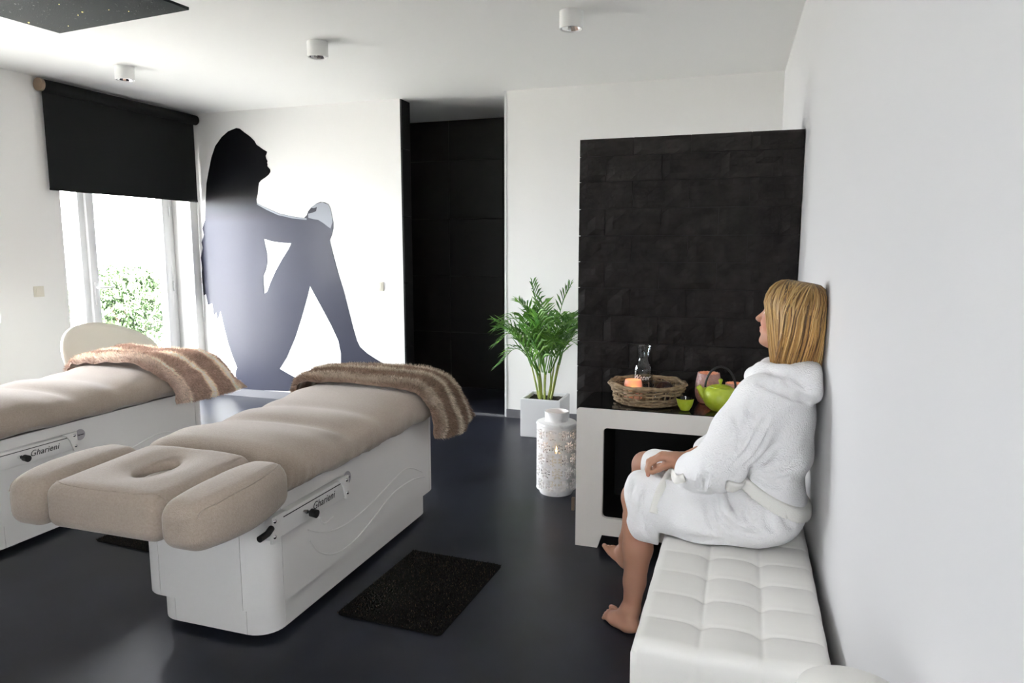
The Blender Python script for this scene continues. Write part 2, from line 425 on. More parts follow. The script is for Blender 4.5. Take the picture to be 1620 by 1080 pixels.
w3 = tag(bpy.data.objects.new('added_fill_window_front', None), kind='structure'); COL.objects.link(w3)  # invented window behind the camera, added as frontal fill light
for x0,x1,z0,z1 in [(-.95,-.88,1.05,2.15),(-.32,-.25,1.05,2.15),(-.88,-.32,1.05,1.12),(-.88,-.32,2.08,2.15)]: box('frame_bar', (x0,YF-.16,z0), (x1,YF-.09,z1), MAT['white_frame'], w3, bev=.006)
box('pane', (-.88,YF-.128,1.12), (-.32,YF-.122,2.08), MAT['pane'], w3)
# garden beyond the glass
S('ground', (-30,-30,-.2), (30,40,-.125), 'paving')
def shrub(loc, rx, rz, n, label, seed):
    t = thing('garden_shrub', label, 'shrub', loc, 0, 'shrubs beyond the glazed door'); rn = random.Random(seed)
    bm = bmesh.new()
    for k in range(7):
        a = rn.uniform(0,6.28); addtube(bm, bez([(0,0,-.06),(.2*rx*math.cos(a),.2*rx*math.sin(a),.4*rz),(.6*rx*math.cos(a),.6*rx*math.sin(a),1.0*rz)],4), [.03,.028,.026,.022,.02,.018,.014,.01,.006], 5)
    bmo('stem', bm, MAT['bark'], t)
    v=[];f=[]
    for k in range(n):
        d = Vector((rn.gauss(0,1),rn.gauss(0,1),rn.gauss(0,1))).normalized()*rn.uniform(.45,1)
        p = Vector((d.x*rx, d.y*rx, rz*(.95+.85*d.z)))+.12*rx*noise.noise_vector(d*3)
        e = Euler((rn.uniform(0,6.28),rn.uniform(0,6.28),rn.uniform(0,6.28))).to_matrix(); s = rn.uniform(.03,.06)
        b = len(v); v += [p+e@Vector(q)*s for q in ((-1,0,0),(0,-.45,.1),(1,0,0),(0,.45,.1))]; f += [(b,b+1,b+2),(b,b+2,b+3)]
    mk('foliage', v, f, MAT['garden_leaf'], t)
shrub((-8.3,7.75,-.05), .62, .78, 4200, 'leafy green shrub seen through the large door pane', 1)
shrub((-8.6,6.45,-.05), .50, .80, 2600, 'green shrub seen through the narrow side pane', 2)

# ------------------------------------------------------------------ mural (flat print on the back wall)
MO = [(-4.744, 2.65), (-4.702, 2.641), (-4.662, 2.61), (-4.59, 2.563), (-4.542, 2.52), (-4.52, 2.483), (-4.486, 2.462), (-4.446, 2.436), (-4.403, 2.413), (-4.41, 2.392), (-4.423, 2.375), (-4.416, 2.348), (-4.402, 2.324), (-4.409, 2.31), (-4.404, 2.293), (-4.408, 2.278), (-4.397, 2.266), (-4.377, 2.246), (-4.375, 2.224), (-4.395, 2.198), (-4.434, 2.173), (-4.486, 2.147), (-4.511, 2.124), (-4.522, 2.082), (-4.532, 2.021), (-4.55, 1.968), (-4.546, 1.933), (-4.494, 1.908), (-4.435, 1.885), (-4.305, 1.833), (-4.146, 1.799), (-4.018, 1.783), (-3.988, 1.807), (-3.969, 1.845), (-3.93, 1.883), (-3.878, 1.915), (-3.833, 1.929), (-3.785, 1.925), (-3.744, 1.906), (-3.723, 1.865), (-3.712, 1.812), (-3.698, 1.741), (-3.7, 1.681), (-3.719, 1.621), (-3.743, 1.573), (-3.734, 1.53), (-3.702, 1.405), (-3.658, 1.247), (-3.608, 1.09), (-3.559, 0.896), (-3.522, 0.75), (-3.485, 0.628), (-3.453, 0.567), (-3.378, 0.509), (-3.283, 0.457), (-3.197, 0.415), (-3.199, 0.346), (-3.636, 0.321), (-3.668, 0.357), (-3.663, 0.496), (-3.687, 0.619), (-3.761, 0.766), (-3.868, 0.949), (-3.935, 1.059), (-3.98, 1.137), (-4.024, 1.007), (-4.09, 0.83), (-4.174, 0.625), (-4.279, 0.428), (-4.369, 0.307), (-4.266, 0.26), (-4.134, 0.203), (-4.139, 0.092), (-4.928, 0.062), (-4.9, 0.251), (-4.882, 0.292), (-4.937, 0.422), (-4.977, 0.539), (-5.015, 0.696), (-5.052, 0.866), (-5.09, 0.773), (-5.107, 0.851), (-5.135, 0.811), (-5.149, 0.942), (-5.202, 0.923), (-5.22, 1.033), (-5.25, 1.019), (-5.251, 1.137), (-5.28, 1.15), (-5.247, 1.294), (-5.258, 1.398), (-5.225, 1.501), (-5.238, 1.553), (-5.203, 1.63), (-5.218, 1.694), (-5.176, 1.783), (-5.162, 1.935), (-5.136, 2.136), (-5.099, 2.26), (-5.059, 2.383), (-5.005, 2.492), (-4.922, 2.574), (-4.842, 2.624)]
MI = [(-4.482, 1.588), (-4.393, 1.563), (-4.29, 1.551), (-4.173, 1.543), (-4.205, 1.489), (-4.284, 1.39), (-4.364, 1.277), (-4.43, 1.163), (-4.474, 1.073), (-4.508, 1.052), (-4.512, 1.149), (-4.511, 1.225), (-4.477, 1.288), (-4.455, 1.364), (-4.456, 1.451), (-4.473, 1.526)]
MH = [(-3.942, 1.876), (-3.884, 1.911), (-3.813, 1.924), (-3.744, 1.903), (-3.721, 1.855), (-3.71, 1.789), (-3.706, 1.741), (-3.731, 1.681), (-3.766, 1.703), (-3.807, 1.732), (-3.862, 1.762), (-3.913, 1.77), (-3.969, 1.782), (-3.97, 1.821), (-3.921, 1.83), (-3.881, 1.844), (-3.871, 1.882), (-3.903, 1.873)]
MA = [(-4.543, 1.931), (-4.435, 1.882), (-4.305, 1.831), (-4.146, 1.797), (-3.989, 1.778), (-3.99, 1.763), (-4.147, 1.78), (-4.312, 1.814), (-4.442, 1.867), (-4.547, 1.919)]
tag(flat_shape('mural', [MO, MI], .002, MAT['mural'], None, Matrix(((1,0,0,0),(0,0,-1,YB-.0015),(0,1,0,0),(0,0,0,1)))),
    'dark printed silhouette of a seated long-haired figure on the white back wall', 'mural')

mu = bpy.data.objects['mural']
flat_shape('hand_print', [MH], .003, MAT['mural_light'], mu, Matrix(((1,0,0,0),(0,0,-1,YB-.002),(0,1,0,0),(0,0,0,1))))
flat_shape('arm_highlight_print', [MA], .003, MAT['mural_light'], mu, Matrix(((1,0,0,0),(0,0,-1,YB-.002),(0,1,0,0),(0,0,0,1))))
# ------------------------------------------------------------------ wall and ceiling fittings
t = thing('roller_blind', 'black roller blind half lowered over the glazed door', 'blind', (XL+.06,4.99,1.95))
def L(o, *p): return tuple(p[i]-o.location[i] for i in range(3))
o = tube('cassette', [L(t,XL+.055,4.19,2.745),L(t,XL+.055,5.80,2.745)], .047, MAT['blind'], t, 20)
tube('end_cap', [L(t,XL+.055,4.165,2.745),L(t,XL+.055,4.19,2.745)], .05, MAT['bronze'], t, 20)
box('fabric', L(t,XL+.045,4.20,1.965), L(t,XL+.049,5.775,2.72), MAT['blind'], t)
box('bottom_bar', L(t,XL+.040,4.20,1.95), L(t,XL+.054,5.775,1.968), MAT['blind'], t, bev=.003)
tube('chain', [L(t,XL+.03,5.79,2.73),L(t,XL+.03,5.79,.75)], .0035, MAT['white_metal'], t, 6)

def spot(x, y, label):
    t = thing('ceiling_spotlight', label, 'ceiling light', (x,y,H), 0, 'surface-mounted ceiling spotlights')
    lathe('housing', [(.0,-.0005),(.066,-.0005),(.066,-.094),(.060,-.096),(.056,-.092),(.050,-.05),(0,-.05)], MAT['plastic_white'], t, 32)
    lathe('reflector', [(.054,-.090),(.044,-.075),(.03,-.060),(.018,-.055)], MAT['chrome'], t, 14, auto=10)
    lathe('bulb', [(0,-.084),(.012,-.080),(.018,-.07),(.018,-.052)], MAT['clear'], t, 16)
spot(-4.371,4.18,'white ceiling spotlight nearest the black roller blind'); spot(-2.675,4.09,'white ceiling spotlight in front of the mural wall'); spot(-.989,4.03,'white ceiling spotlight above the dark stone partition')

t = thing('star_panel', 'dark speckled panel with tiny lit stars hung under the ceiling', 'ceiling panel', (-3.32,2.55,H), math.radians(-5))
box('board', (-.5,-.55,-.10), (.5,.58,-.085), MAT['board'], t, bev=.002)
box('mount', (-.4,-.45,-.085), (.42,.48,-.001), MAT['plastic_white'], t)
rn = random.Random(3); bm = bmesh.new()
for k in range(12):
    bmesh.ops.create_icosphere(bm, subdivisions=1, radius=rn.choice((.0025,.003,.005)), matrix=Matrix.Translation((rn.uniform(-.47,.47),rn.uniform(-.5,.55),-.1005)))
tag(bmo('star_lights', bm, MAT['star'], t), kind='stuff')
bm = bmesh.new()
for k in range(420):
    bmesh.ops.create_icosphere(bm, subdivisions=1, radius=rn.choice((.002,.003,.004)), matrix=Matrix.Translation((rn.uniform(-.49,.49),rn.uniform(-.54,.57),-.1)) @ Matrix.Diagonal((1,rn.uniform(1,2),.4,1)))
tag(bmo('speckles', bm, MAT['black'], t), kind='stuff')

def switch(loc, rz, label):
    t = thing('light_switch', label, 'light switch', loc, rz, 'wall switches')
    box('plate', (-.042,-.009,-.042), (.042,0,.042), MAT['switch'], t, bev=.003)
    box('rocker', (-.026,-.013,-.028), (.026,-.008,.028), MAT['switch'], t, bev=.002)
switch((-3.225,YB,1.145), 0, 'cream light switch on the back wall beside the mural'); switch((XL,4.066,1.16), math.radians(90), 'cream light switch on the wall left of the glazed door')

# ------------------------------------------------------------------ treatment beds
def wallstrip(name, plan, z0, z1, th, m, parent):
    "upright panel following a plan line, th thick to the inside (left of travel)"
    n = len(plan); v = []; f = []
    for i, p in enumerate(plan):
        a = Vector(plan[max(i-1,0)]); b = Vector(plan[min(i+1,n-1)]); d = (b-a).normalized(); q = Vector((-d.y, d.x))*th
        v += [(p[0],p[1],z0),(p[0],p[1],z1),(p[0]+q.x,p[1]+q.y,z1),(p[0]+q.x,p[1]+q.y,z0)]
    for i in range(n-1):
        for k in range(4): f.append((4*i+k, 4*i+(k+1)%4, 4*i+4+(k+1)%4, 4*i+4+k))
    f += [(0,3,2,1), (4*n-4,4*n-3,4*n-2,4*n-1)]
    bm = bmesh.new(); vs = [bm.verts.new(q) for q in v]
    for q in f: bm.faces.new([vs[i] for i in q])
    return bmo(name, bm, m, parent, auto=35)
def carcass(parent, hx, y0, y1, r, z0, z1, pre):
    g = .0025; hp = math.pi/2
    cs = [((hx-r,y0+r),3*hp),((hx-r,y1-r),0),((-hx+r,y1-r),hp),((-hx+r,y0+r),2*hp)]
    for (cx,cy),a in cs: wallstrip(pre+'corner_panel', circ(cx,cy,r,a,a+hp,8), z0, z1, .018, MAT['bed_white'], parent)
    sp = wallstrip(pre+'side_panel', [(hx,y0+r+g),(hx,y1-r-g)], z0, z1, .018, MAT['bed_white'], parent)
    wallstrip(pre+'end_panel', [(hx-r-g,y1),(-hx+r+g,y1)], z0, z1, .018, MAT['bed_white'], parent)
    wallstrip(pre+'side_panel', [(-hx,y1-r-g),(-hx,y0+r+g)], z0, z1, .018, MAT['bed_white'], parent)
    wallstrip(pre+'end_panel', [(-hx+r+g,y0),(hx-r-g,y0)], z0, z1, .018, MAT['bed_white'], parent)
    bm = bmesh.new(); lp = rrect(-hx+.012,y0+.012,hx-.012,y1-.012,r-.012)
    a = [bm.verts.new((x,y,z0+.002)) for x,y in lp]; b = [bm.verts.new((x,y,z1-.002)) for x,y in lp]; n = len(lp)
    for i in range(n): bm.faces.new((a[i],a[(i+1)%n],b[(i+1)%n],b[i]))
    bm.faces.new(a[::-1]); bm.faces.new(b)
    bmo(pre+'core', bm, MAT['bed_seam'], parent)
    return sp
def seam(ob, pts):
    "stitched seam lying on the cushion, found by dropping points onto it"
    P = []
    for p in bez([(a,b,1) for a,b in pts], 8):
        ok, loc, n_, _i = ob.ray_cast((p.x,p.y,1.0), (0,0,-1))
        if ok: P.append(loc+n_*.0004)
    if len(P) > 3: tube('seam', P, .0024, MAT['terry'], ob, 6)
def make_bed():
    t = thing('treatment_bed', '', 'treatment bed', (-1.93,2.80,0))
    sp = carcass(t, .30, -.77, .75, .105, .152, .575, '')
    carcass(t, .272, -.725, .695, .10, .028, .152, 'plinth_')
    for sx in (-1,1):
        for sy in (-.55,.52): lathe('foot', [(0,0),(.03,0),(.03,.035),(0,.035)], MAT['black'], t, 14, (sx*.19,sy,0))
    l1 = [(-0.497,0.376),(-0.375,0.319),(-0.229,0.293),(-0.037,0.302),(0.146,0.335),(0.314,0.366),(0.421,0.354),(0.556,0.291)]
    l2 = [(-0.487,0.327),(-0.425,0.252),(-0.31,0.197),(-0.155,0.19),(0.017,0.229),(0.209,0.282),(0.419,0.286),(0.587,0.256)]
    l3 = [(-0.416,0.396),(-0.382,0.358),(-0.315,0.363)]
    for l in (l1,l2,l3): tube('relief_line', bez([(.300,a,b) for a,b in l],6), .0042, MAT['bed_white'], sp, 6)
    # adjustment rail
    rail = box('rail', (.298,-.755,.437), (.332,-.255,.522), MAT['bed_white'], t, bev=.004)
    box('rail_slot', (.3315,-.69,.5055), (.3335,-.30,.509), MAT['black'], rail)
    for ya, yb in ((-.765,-.69),(-.30,-.245)):
        s = 1 if ya < -.5 else -1; ym = ya if s == 1 else yb
        lp = [(ym,.43),(ym,.53),(ym+s*.085,.53),(ym+s*.06,.515),(ym+s*.042,.49),(ym+s*.033,.46),(ym+s*.022,.43)]
        br = flat_shape('rail_bracket', [[(a,b) for a,b in lp]], .012, MAT['bed_white'], rail, Matrix(((0,0,1,.333),(1,0,0,0),(0,1,0,0),(0,0,0,1))))
        for z, dy in ((.513,.016),(.455,.012)):
            bm = bmesh.new(); bmesh.ops.create_uvsphere(bm, u_segments=14, v_segments=8, radius=.0085, matrix=Matrix.Translation((.339,ym+s*dy,z)) @ Matrix.Diagonal((.6,1,1,1)))
            bmo('bolt', bm, MAT['chrome'], br, smooth=True)
    kn = tube('knob', [(.340,-.553,.478),(.352,-.553,.478),(.358,-.553,.477),(.385,-.553,.474)], [.006,.006,.016,.0165], MAT['black'], rail, 14)
    tube('knob_stem', [(.330,-.562,.481),(.344,-.558,.480)], .009, MAT['chrome'], kn, 12)
    tube('lever', [(.335,-.765,.492),(.345,-.80,.487),(.345,-.845,.484)], .012, MAT['black'], rail, 12)
    text_mesh('logo', 'Gharieni', .043, MAT['ink'], rail, Matrix(((0,0,1,.3335),(1,0,0,-.428),(0,1,0,.478),(0,0,0,1))), shear=.3, space=1.05)
    bd = lathe('badge', [(0,.001),(.030,.001),(.030,-.006),(0,-.006)], MAT['badge'], t, 28); bd.location = (.301,-.197,.497); bd.rotation_euler = (0,math.radians(90),0)
    text_mesh('badge_print', 'Gharieni', .012, MAT['ink'], bd, Matrix(((0,-1,0,0),(1,0,0,0),(0,0,1,.0015),(0,0,0,1))))
    box('top_board', (-.27,-1.06,.555), (.27,.74,.572), MAT['black'], t, bev=.006)
    # mattress under a towelling cover, soft transverse hollows
    ny, nc = 120, 64; v = []; f = []
    ya, yb = -.735, .78
    def hgt(y):
        h = .158+.030*math.exp(-((y+.52)/.20)**2)+.018*math.exp(-((y+.12)/.12)**2)+.040*math.exp(-((y-.42)/.30)**2)
        return h-.016*math.exp(-((y+.245)/.045)**2)-.006*math.exp(-((y-.03)/.05)**2)
    for j in range(ny+1):
        u = j/ny; y = ya+(yb-ya)*(.5-.5*math.cos(math.pi*u))
        e = min((y-ya)/.13, (yb-y)/.10, 1); e = math.sqrt(max(0, 1-(1-e)**2)); tp = max(e, .02)
        hw = (.378-.05*max(0, 1-(y-ya)/.30)**2)*(.86+.14*tp)
        for k in range(nc):
            a = 2*math.pi*k/nc; c, s = math.cos(a), math.sin(a)
            ex = 2/3.4; X = math.copysign(abs(c)**ex, c); Z = math.copysign(abs(s)**ex, s)
            top = hgt(y)*tp
            x = X*hw; z = .569+(top*(.5+.5*Z))
            if Z > 0: z += .012*(1-X*X)*tp - .010*abs(X)**3*math.sin(y*16+1)**2
            w = .006*noise.noise(Vector((x*5,y*5,z*9)))+(.004*math.sin(y*55+3*math.sin(y*9)) if (abs(X) > .9 and Z < .2) else 0)
            if abs(X) > .8 and Z < -.5: z += .006*math.sin(y*23)
            v.append((x+math.copysign(w,x), y, z+.3*w))
        if j:
            for k in range(nc):
                a, b = (j-1)*nc+k, (j-1)*nc+(k+1)%nc; f.append((a, b, b+nc, a+nc))
    f.append(tuple(range(nc))[::-1]); f.append(tuple(range(ny*nc, ny*nc+nc)))
    mt = mk('mattress', v, f, MAT['terry'], t, smooth=True)
    # head cushions: centre with face hole, two side wings
    zc = .648
    F = Field((-.30,-1.26,.55), (.30,-.66,.78), .007)
    def centre(X, Y, Z):
        yy = np.clip((Y+1.20)/.46, 0, 1)
        hw = .252-.012*(1-yy)**2; crown = .028*np.sqrt(np.clip(1-(X/.28)**2, 0, 1))+.018*yy
        qx = np.abs(X)-(hw-.05); qy = np.abs(Y+.955)-(.235-.05); qz = np.abs(Z-(zc+crown*.5))-(.068+crown*.5-.045)
        d = np.sqrt(np.maximum(qx,0)**2+np.maximum(qy,0)**2+np.maximum(qz,0)**2)+np.minimum(np.maximum(np.maximum(qx,qy),qz),0)-.045
        e = np.sqrt((X/.115)**2+((Y+.93)/.15)**2)                       # dished towards the hole
        return d+.018*np.exp(-(e/1.0)**4)*(Z > zc)
    F.op(centre, (-.3,-1.3,.5), (.3,-.6,.8), 0)
    F.cap((-.065,-.99,.50), (-.065,-.99,.9), .0, k=0)
    F.op(lambda X,Y,Z: (np.sqrt((X/.050)**2+((Y+.93)/.088)**2)-1)*.05+0*Z, (-.15,-1.1,.66), (.15,-.78,.8), .022, 's')
    cu = F.obj('face_cushion', MAT['terry'], t, 2)
    F = Field((-.08,-1.06,.66), (.08,-.80,.74), .006); F.ell((0,-.93,.698), (.046,.083,.016), k=0); F.obj('face_hole_pad', MAT['terry'], cu, 2)
    seam(cu, [(-.236,-1.135),(-.16,-1.160),(-.05,-1.168),(.06,-1.166),(.16,-1.158),(.236,-1.130)])
    for s in (-1,1):
        F = Field((.20,-1.26,.53) if s > 0 else (-.52,-1.26,.53), (.52,-.66,.77) if s > 0 else (-.20,-.66,.77), .007)
        def wing(X, Y, Z):
            x = s*X-.343; y = Y+.965
            e = np.clip(1-(y/.27)**2, .0, 1); hw = .106*(.62+.38*e)-.0*y
            bend = .030*(y/.25)**2*(y < 0)+.015*(y/.25)**2*(y > 0)
            cr = .034*(1-(y/.27)**2)*np.sqrt(np.clip(1-(x/.12)**2,.05,1))
            qx = np.abs(x+bend)-(hw-.055); qy = np.abs(y)-(.245-.07); qz = np.abs(Z-(zc-.002+cr*.5+.015*(y > 0)*(y/.25)))-(.068+cr*.5-.05)
            return np.sqrt(np.maximum(qx,0)**2+np.maximum(qy,0)**2+np.maximum(qz,0)**2)+np.minimum(np.maximum(np.maximum(qx,qy),qz),0)-.055
        F.op(wing, (-1,-2,0), (1,0,1), 0)
        wg = F.obj('wing_cushion', MAT['terry'], t, 2)
        seam(wg, [(s*.385,-1.185),(s*.415,-1.10),(s*.425,-.98),(s*.415,-.86),(s*.385,-.765)])
    return t
bed = make_bed(); bed['label'] = 'nearer white treatment bed with taupe towelling cushions and visible face hole'; bed['group'] = 'treatment beds'
bed2 = copy_tree(bed); bed2.location = (-3.69,2.975,0); bed2['label'] = 'farther white treatment bed with taupe cover, cut off by the left picture edge'
camo.select_set(False)

# fur throws over the foot ends
def fur_mat():
    m = bpy.data.materials.new('fur'); m.use_nodes = True; nt = m.node_tree; b = nt.nodes['Principled BSDF']; b.inputs['Roughness'].default_value = .9; b.inputs['Specular IOR Level'].default_value = .15
    a = nt.nodes.new('ShaderNodeAttribute'); a.attribute_name = 'col'; nt.links.new(a.outputs['Color'], b.inputs['Base Color']); MAT['fur'] = m
fur_mat()
def setcol(me, cols):
    a = me.color_attributes.new('col', 'FLOAT_COLOR', 'POINT'); a.data.foreach_set('color', np.concatenate([np.asarray(cols, np.float32), np.ones((len(cols),1), np.float32)], 1).ravel())
BR = np.array((.225,.150,.110)); BR2 = np.array((.30,.215,.165)); CRM = np.array((.62,.54,.43))
def throw(loc, label, seed, hang, y_top, y_hang, amp=1, tone=(1,1,1)):
    t = thing('fur_throw', label, 'throw', loc, 0, 'fur throws on the treatment beds'); rn = random.Random(seed)
    # cross path over the mattress (local to bed): left edge -> crown -> right side hanging
    path = bez([(-.412,.655),(-.396,.735),(-.335,.782),(-.15,.800),(.08,.800),(.26,.789),(.356,.758),(.400,.70),(.416,.63),(.422,.63-hang)], 12)
    NS = len(path)-1; NT = 56; P = {}; th = .036
    def surf(s, u):      # s 0..1 across, u 0..1 front to back, returns point, outward normal
        i = min(int(s*NS), NS-1); fr_ = s*NS-i; p = path[i].lerp(path[i+1], fr_); d = (path[i+1]-path[i]).normalized(); n = Vector((-d.y, d.x))
        hg = max(0, (s-.72)/.28)
        y0 = y_top[0]+(y_hang[0]-y_top[0])*hg**1.3+.02*math.sin(s*9+seed); y1 = y_top[1]+(y_hang[1]-y_top[1])*hg**1.3+.012*math.sin(s*11+2*seed)
        y = y0+(y1-y0)*u
        lift = .002+amp*(.016*noise.noise(Vector((s*5,u*3.2,seed)))+.007*noise.noise(Vector((s*22,u*12,seed))))+.010*math.sin(u*9+s*3+seed)*(.4+hg)+.03*amp*hg*abs(math.sin(u*5.5+seed))
        lift += -.012*max(0,1-u*9)     # rolled front edge
        drop = -.035*hg*math.sin(u*math.pi)*(1 if hang > .1 else .3)
        return Vector((p.x+n.x*lift, y, p.y+n.y*lift+drop)), Vector((n.x, .0, n.y)), u
    def colr(u, s):
        q = u*2.6+.12*noise.noise(Vector((s*6,u*8,seed+5)))+.25; w = abs((q % 1)-.5)*2           # 0 at band centre
        c = np.clip((.46-w)/.36, 0, 1)**1.3; j = .5+.5*noise.noise(Vector((s*40,u*30,1)))
        if u < .12: c = c*.4
        return ((BR*(1-j)+BR2*j)*(1-c)+CRM*c)*np.array(tone)
    v=[];f=[];cl=[];NSS=84
    for layer in (0,1):
        for i in range(NSS+1):
            for j in range(NT+1):
                s_, u = i/NSS, j/NT; p, n, _ = surf(s_, u)
                edge = min(1, min(u,1-u)*10, min(s_,1-s_)*14); off = (th*math.sqrt(max(edge,.0)) if layer else 0.0)
                v.append(p+n*off); cl.append(colr(u, s_))
    m1 = (NSS+1)*(NT+1)
    for i in range(NSS):
        for j in range(NT):
            a = i*(NT+1)+j; f.append((a,a+1,a+NT+2,a+NT+1)); b = a+m1; f.append((b+NT+1,b+NT+2,b+1,b))
    for i in range(NSS):
        for j in (0,NT):
            a = i*(NT+1)+j; q = (a,a+NT+1,a+NT+1+m1,a+m1); f.append(q if j == 0 else q[::-1])
    for j in range(NT):
        for i in (0,NSS):
            a = i*(NT+1)+j; q = (a,a+m1,a+1+m1,a+1); f.append(q if i == 0 else q[::-1])
    o = mk('blanket', v, f, MAT['fur'], t, smooth=True); setcol(o.data, cl)
    v=[];f=[];cl=[]
    for k in range(30000):
        s_, u = rn.random(), rn.random(); p, n, _ = surf(s_, u); edge = min(1, min(u,1-u)*10, min(s_,1-s_)*14)
        p = p+n*(th*math.sqrt(edge)-.002); c = colr(u, s_)*rn.uniform(.6,1.4)
        d = (n+Vector((rn.gauss(0,.35),rn.gauss(0,.35)-(.5 if u<.06 else 0)+(.5 if u>.94 else 0),rn.gauss(0,.3)-.45))).normalized()*rn.uniform(.012,.026)
        sd = d.orthogonal().normalized()*.0015; sd.rotate(Matrix.Rotation(rn.uniform(0,6.28),3,d))
        b = len(v); v += [p-sd, p+sd, p+d]; f.append((b,b+1,b+2)); cl += [c,c,c*1.1]
    o = mk('fur', v, f, MAT['fur'], t); setcol(o.data, cl); tag(o, kind='stuff')
    return t
throw((-1.93,2.80,0), 'striped brown and cream fur throw draped over the nearer bed', 1, .115, (.40,.80), (.46,.97))
throw((-3.69,2.975,0), 'paler pinkish brown fur throw rumpled on the farther bed', 6.3, .075, (.30,.80), (.36,.95), 1.7, (2.0,2.05,2.2))

# ------------------------------------------------------------------ floor mats
def floor_mat(loc, rz, sx, sy, label):
    t = thing('floor_mat', label, 'mat', loc, rz, 'black bristle floor mats')
    bm = bmesh.new(); lp = rrect(-sx/2,-sy/2,sx/2,sy/2,.02,4); a = [bm.verts.new((x,y,0.0)) for x,y in lp]; b = [bm.verts.new((x,y,.006)) for x,y in lp]; n = len(lp)
    for i in range(n): bm.faces.new((a[i],a[(i+1)%n],b[(i+1)%n],b[i]))
    bm.faces.new(b); bm.faces.new(a[::-1]); bmo('backing', bm, MAT['mat'], t)
    rn = random.Random(7); v=[];f=[];cl=[]
    for k in range(22000):
        p = Vector((rn.uniform(-sx/2+.002,sx/2-.002),rn.uniform(-sy/2+.002,sy/2-.002),.005)); d = Vector((rn.gauss(0,.5),rn.gauss(0,.5),1)).normalized()*rn.uniform(.006,.012); s = d.orthogonal().normalized()*.0016; s.rotate(Matrix.Rotation(rn.uniform(0,6.28),3,d))
        b = len(v); v += [p-s,p+s,p+d]; f.append((b,b+1,b+2)); c = np.array((.012,.0105,.009))*rn.uniform(.6,1.6)
        if rn.random() < .06: c = np.array((.10,.07,.045))
        cl += [c]*3
    o = mk('bristles', v, f, MAT['fur'], t); setcol(o.data, cl); tag(o, kind='stuff')
floor_mat((-1.295,2.675,0), math.radians(-2.5), .475, .655, 'black bristle floor mat in the open beside the nearer bed')
floor_mat((-2.88,2.92,0), math.radians(-2.5), .475, .655, 'black bristle floor mat between the two beds, mostly hidden')

# ------------------------------------------------------------------ oval shell chair behind the farther bed
t = thing('shell_chair', 'cream oval-backed shell chair standing behind the farther bed', 'chair', (-4.50,3.90,0), math.radians(0))
n = 56; v=[]; f=[]
rings = 9
for j in range(rings):
    u = j/(rings-1); a_, b_ = .40-.235*u, .235-.175*u         # rim -> opening
    for k in range(n):
        a = 2*math.pi*k/n; y = a_*math.cos(a); zz = b_*math.sin(a)-.075*u
        x = -.10*(zz/.23)+.16*(y/.40)**2+.018*math.sin(math.pi*u)*-1
        v.append((x, y, .715+zz))
for j in range(rings-1):
    for k in range(n): f.append((j*n+k, j*n+(k+1)%n, (j+1)*n+(k+1)%n, (j+1)*n+k))
o = mk('back', v, f, MAT['shell'], t, smooth=True); md = o.modifiers.new('thickness','SOLIDIFY'); md.thickness = .022; md.offset = 0
F = Field((-.05,-.36,.36), (.50,.36,.56), .012); F.ell((.21,0,.45), (.24,.30,.055), k=0); F.ell((.21,0,.53), (.20,.24,.06), k=.03, mode='s'); F.obj('seat', MAT['shell'], t, 2)
lathe('pedestal', [(0,0),(.22,0),(.22,.012),(.05,.03),(.032,.06),(.030,.39),(.06,.41),(0,.41)], MAT['chrome'], t, 28, (.2,0,0))
tube('back_support', bez([(.10,0,.44),(-.0,0,.47),(.06,0,.52),(.075,0,.56)],4), .02, MAT['shell'], t, 8)

# ------------------------------------------------------------------ palm in a square planter
t = thing('potted_palm', 'green areca palm in a square white planter beside the dark opening', 'plant', (-1.505,5.395,0), 0)
bm = bmesh.new(); w = .163
lo = [(-w,-w),(w,-w),(w,w),(-w,w)]; wi = w-.022
r0 = [bm.verts.new((x,y,0)) for x,y in lo]; r1 = [bm.verts.new((x,y,.31)) for x,y in lo]; r2 = [bm.verts.new((x*wi/w,y*wi/w,.31)) for x,y in lo]; r3 = [bm.verts.new((x*wi/w,y*wi/w,.24)) for x,y in lo]
for A,B in ((r0,r1),(r1,r2),(r2,r3)):
    for k in range(4): bm.faces.new((A[k],A[(k+1)%4],B[(k+1)%4],B[k]))
bm.faces.new(r0[::-1]); bm.faces.new(r3)
bmesh.ops.bevel(bm, geom=[e for e in bm.edges if e.calc_length() > .2 or abs(e.verts[0].co.z-e.verts[1].co.z) > .2], offset=.004, segments=2, affect='EDGES')
bmo('planter', bm, MAT['planter'], t, auto=40)
bm = bmesh.new(); bmesh.ops.create_grid(bm, x_segments=14, y_segments=14, size=.14)
for q in bm.verts: q.co.z = .283+.010*noise.noise(q.co*30)
bmo('soil', bm, MAT['soil'], t, smooth=True)
rn = random.Random(11)
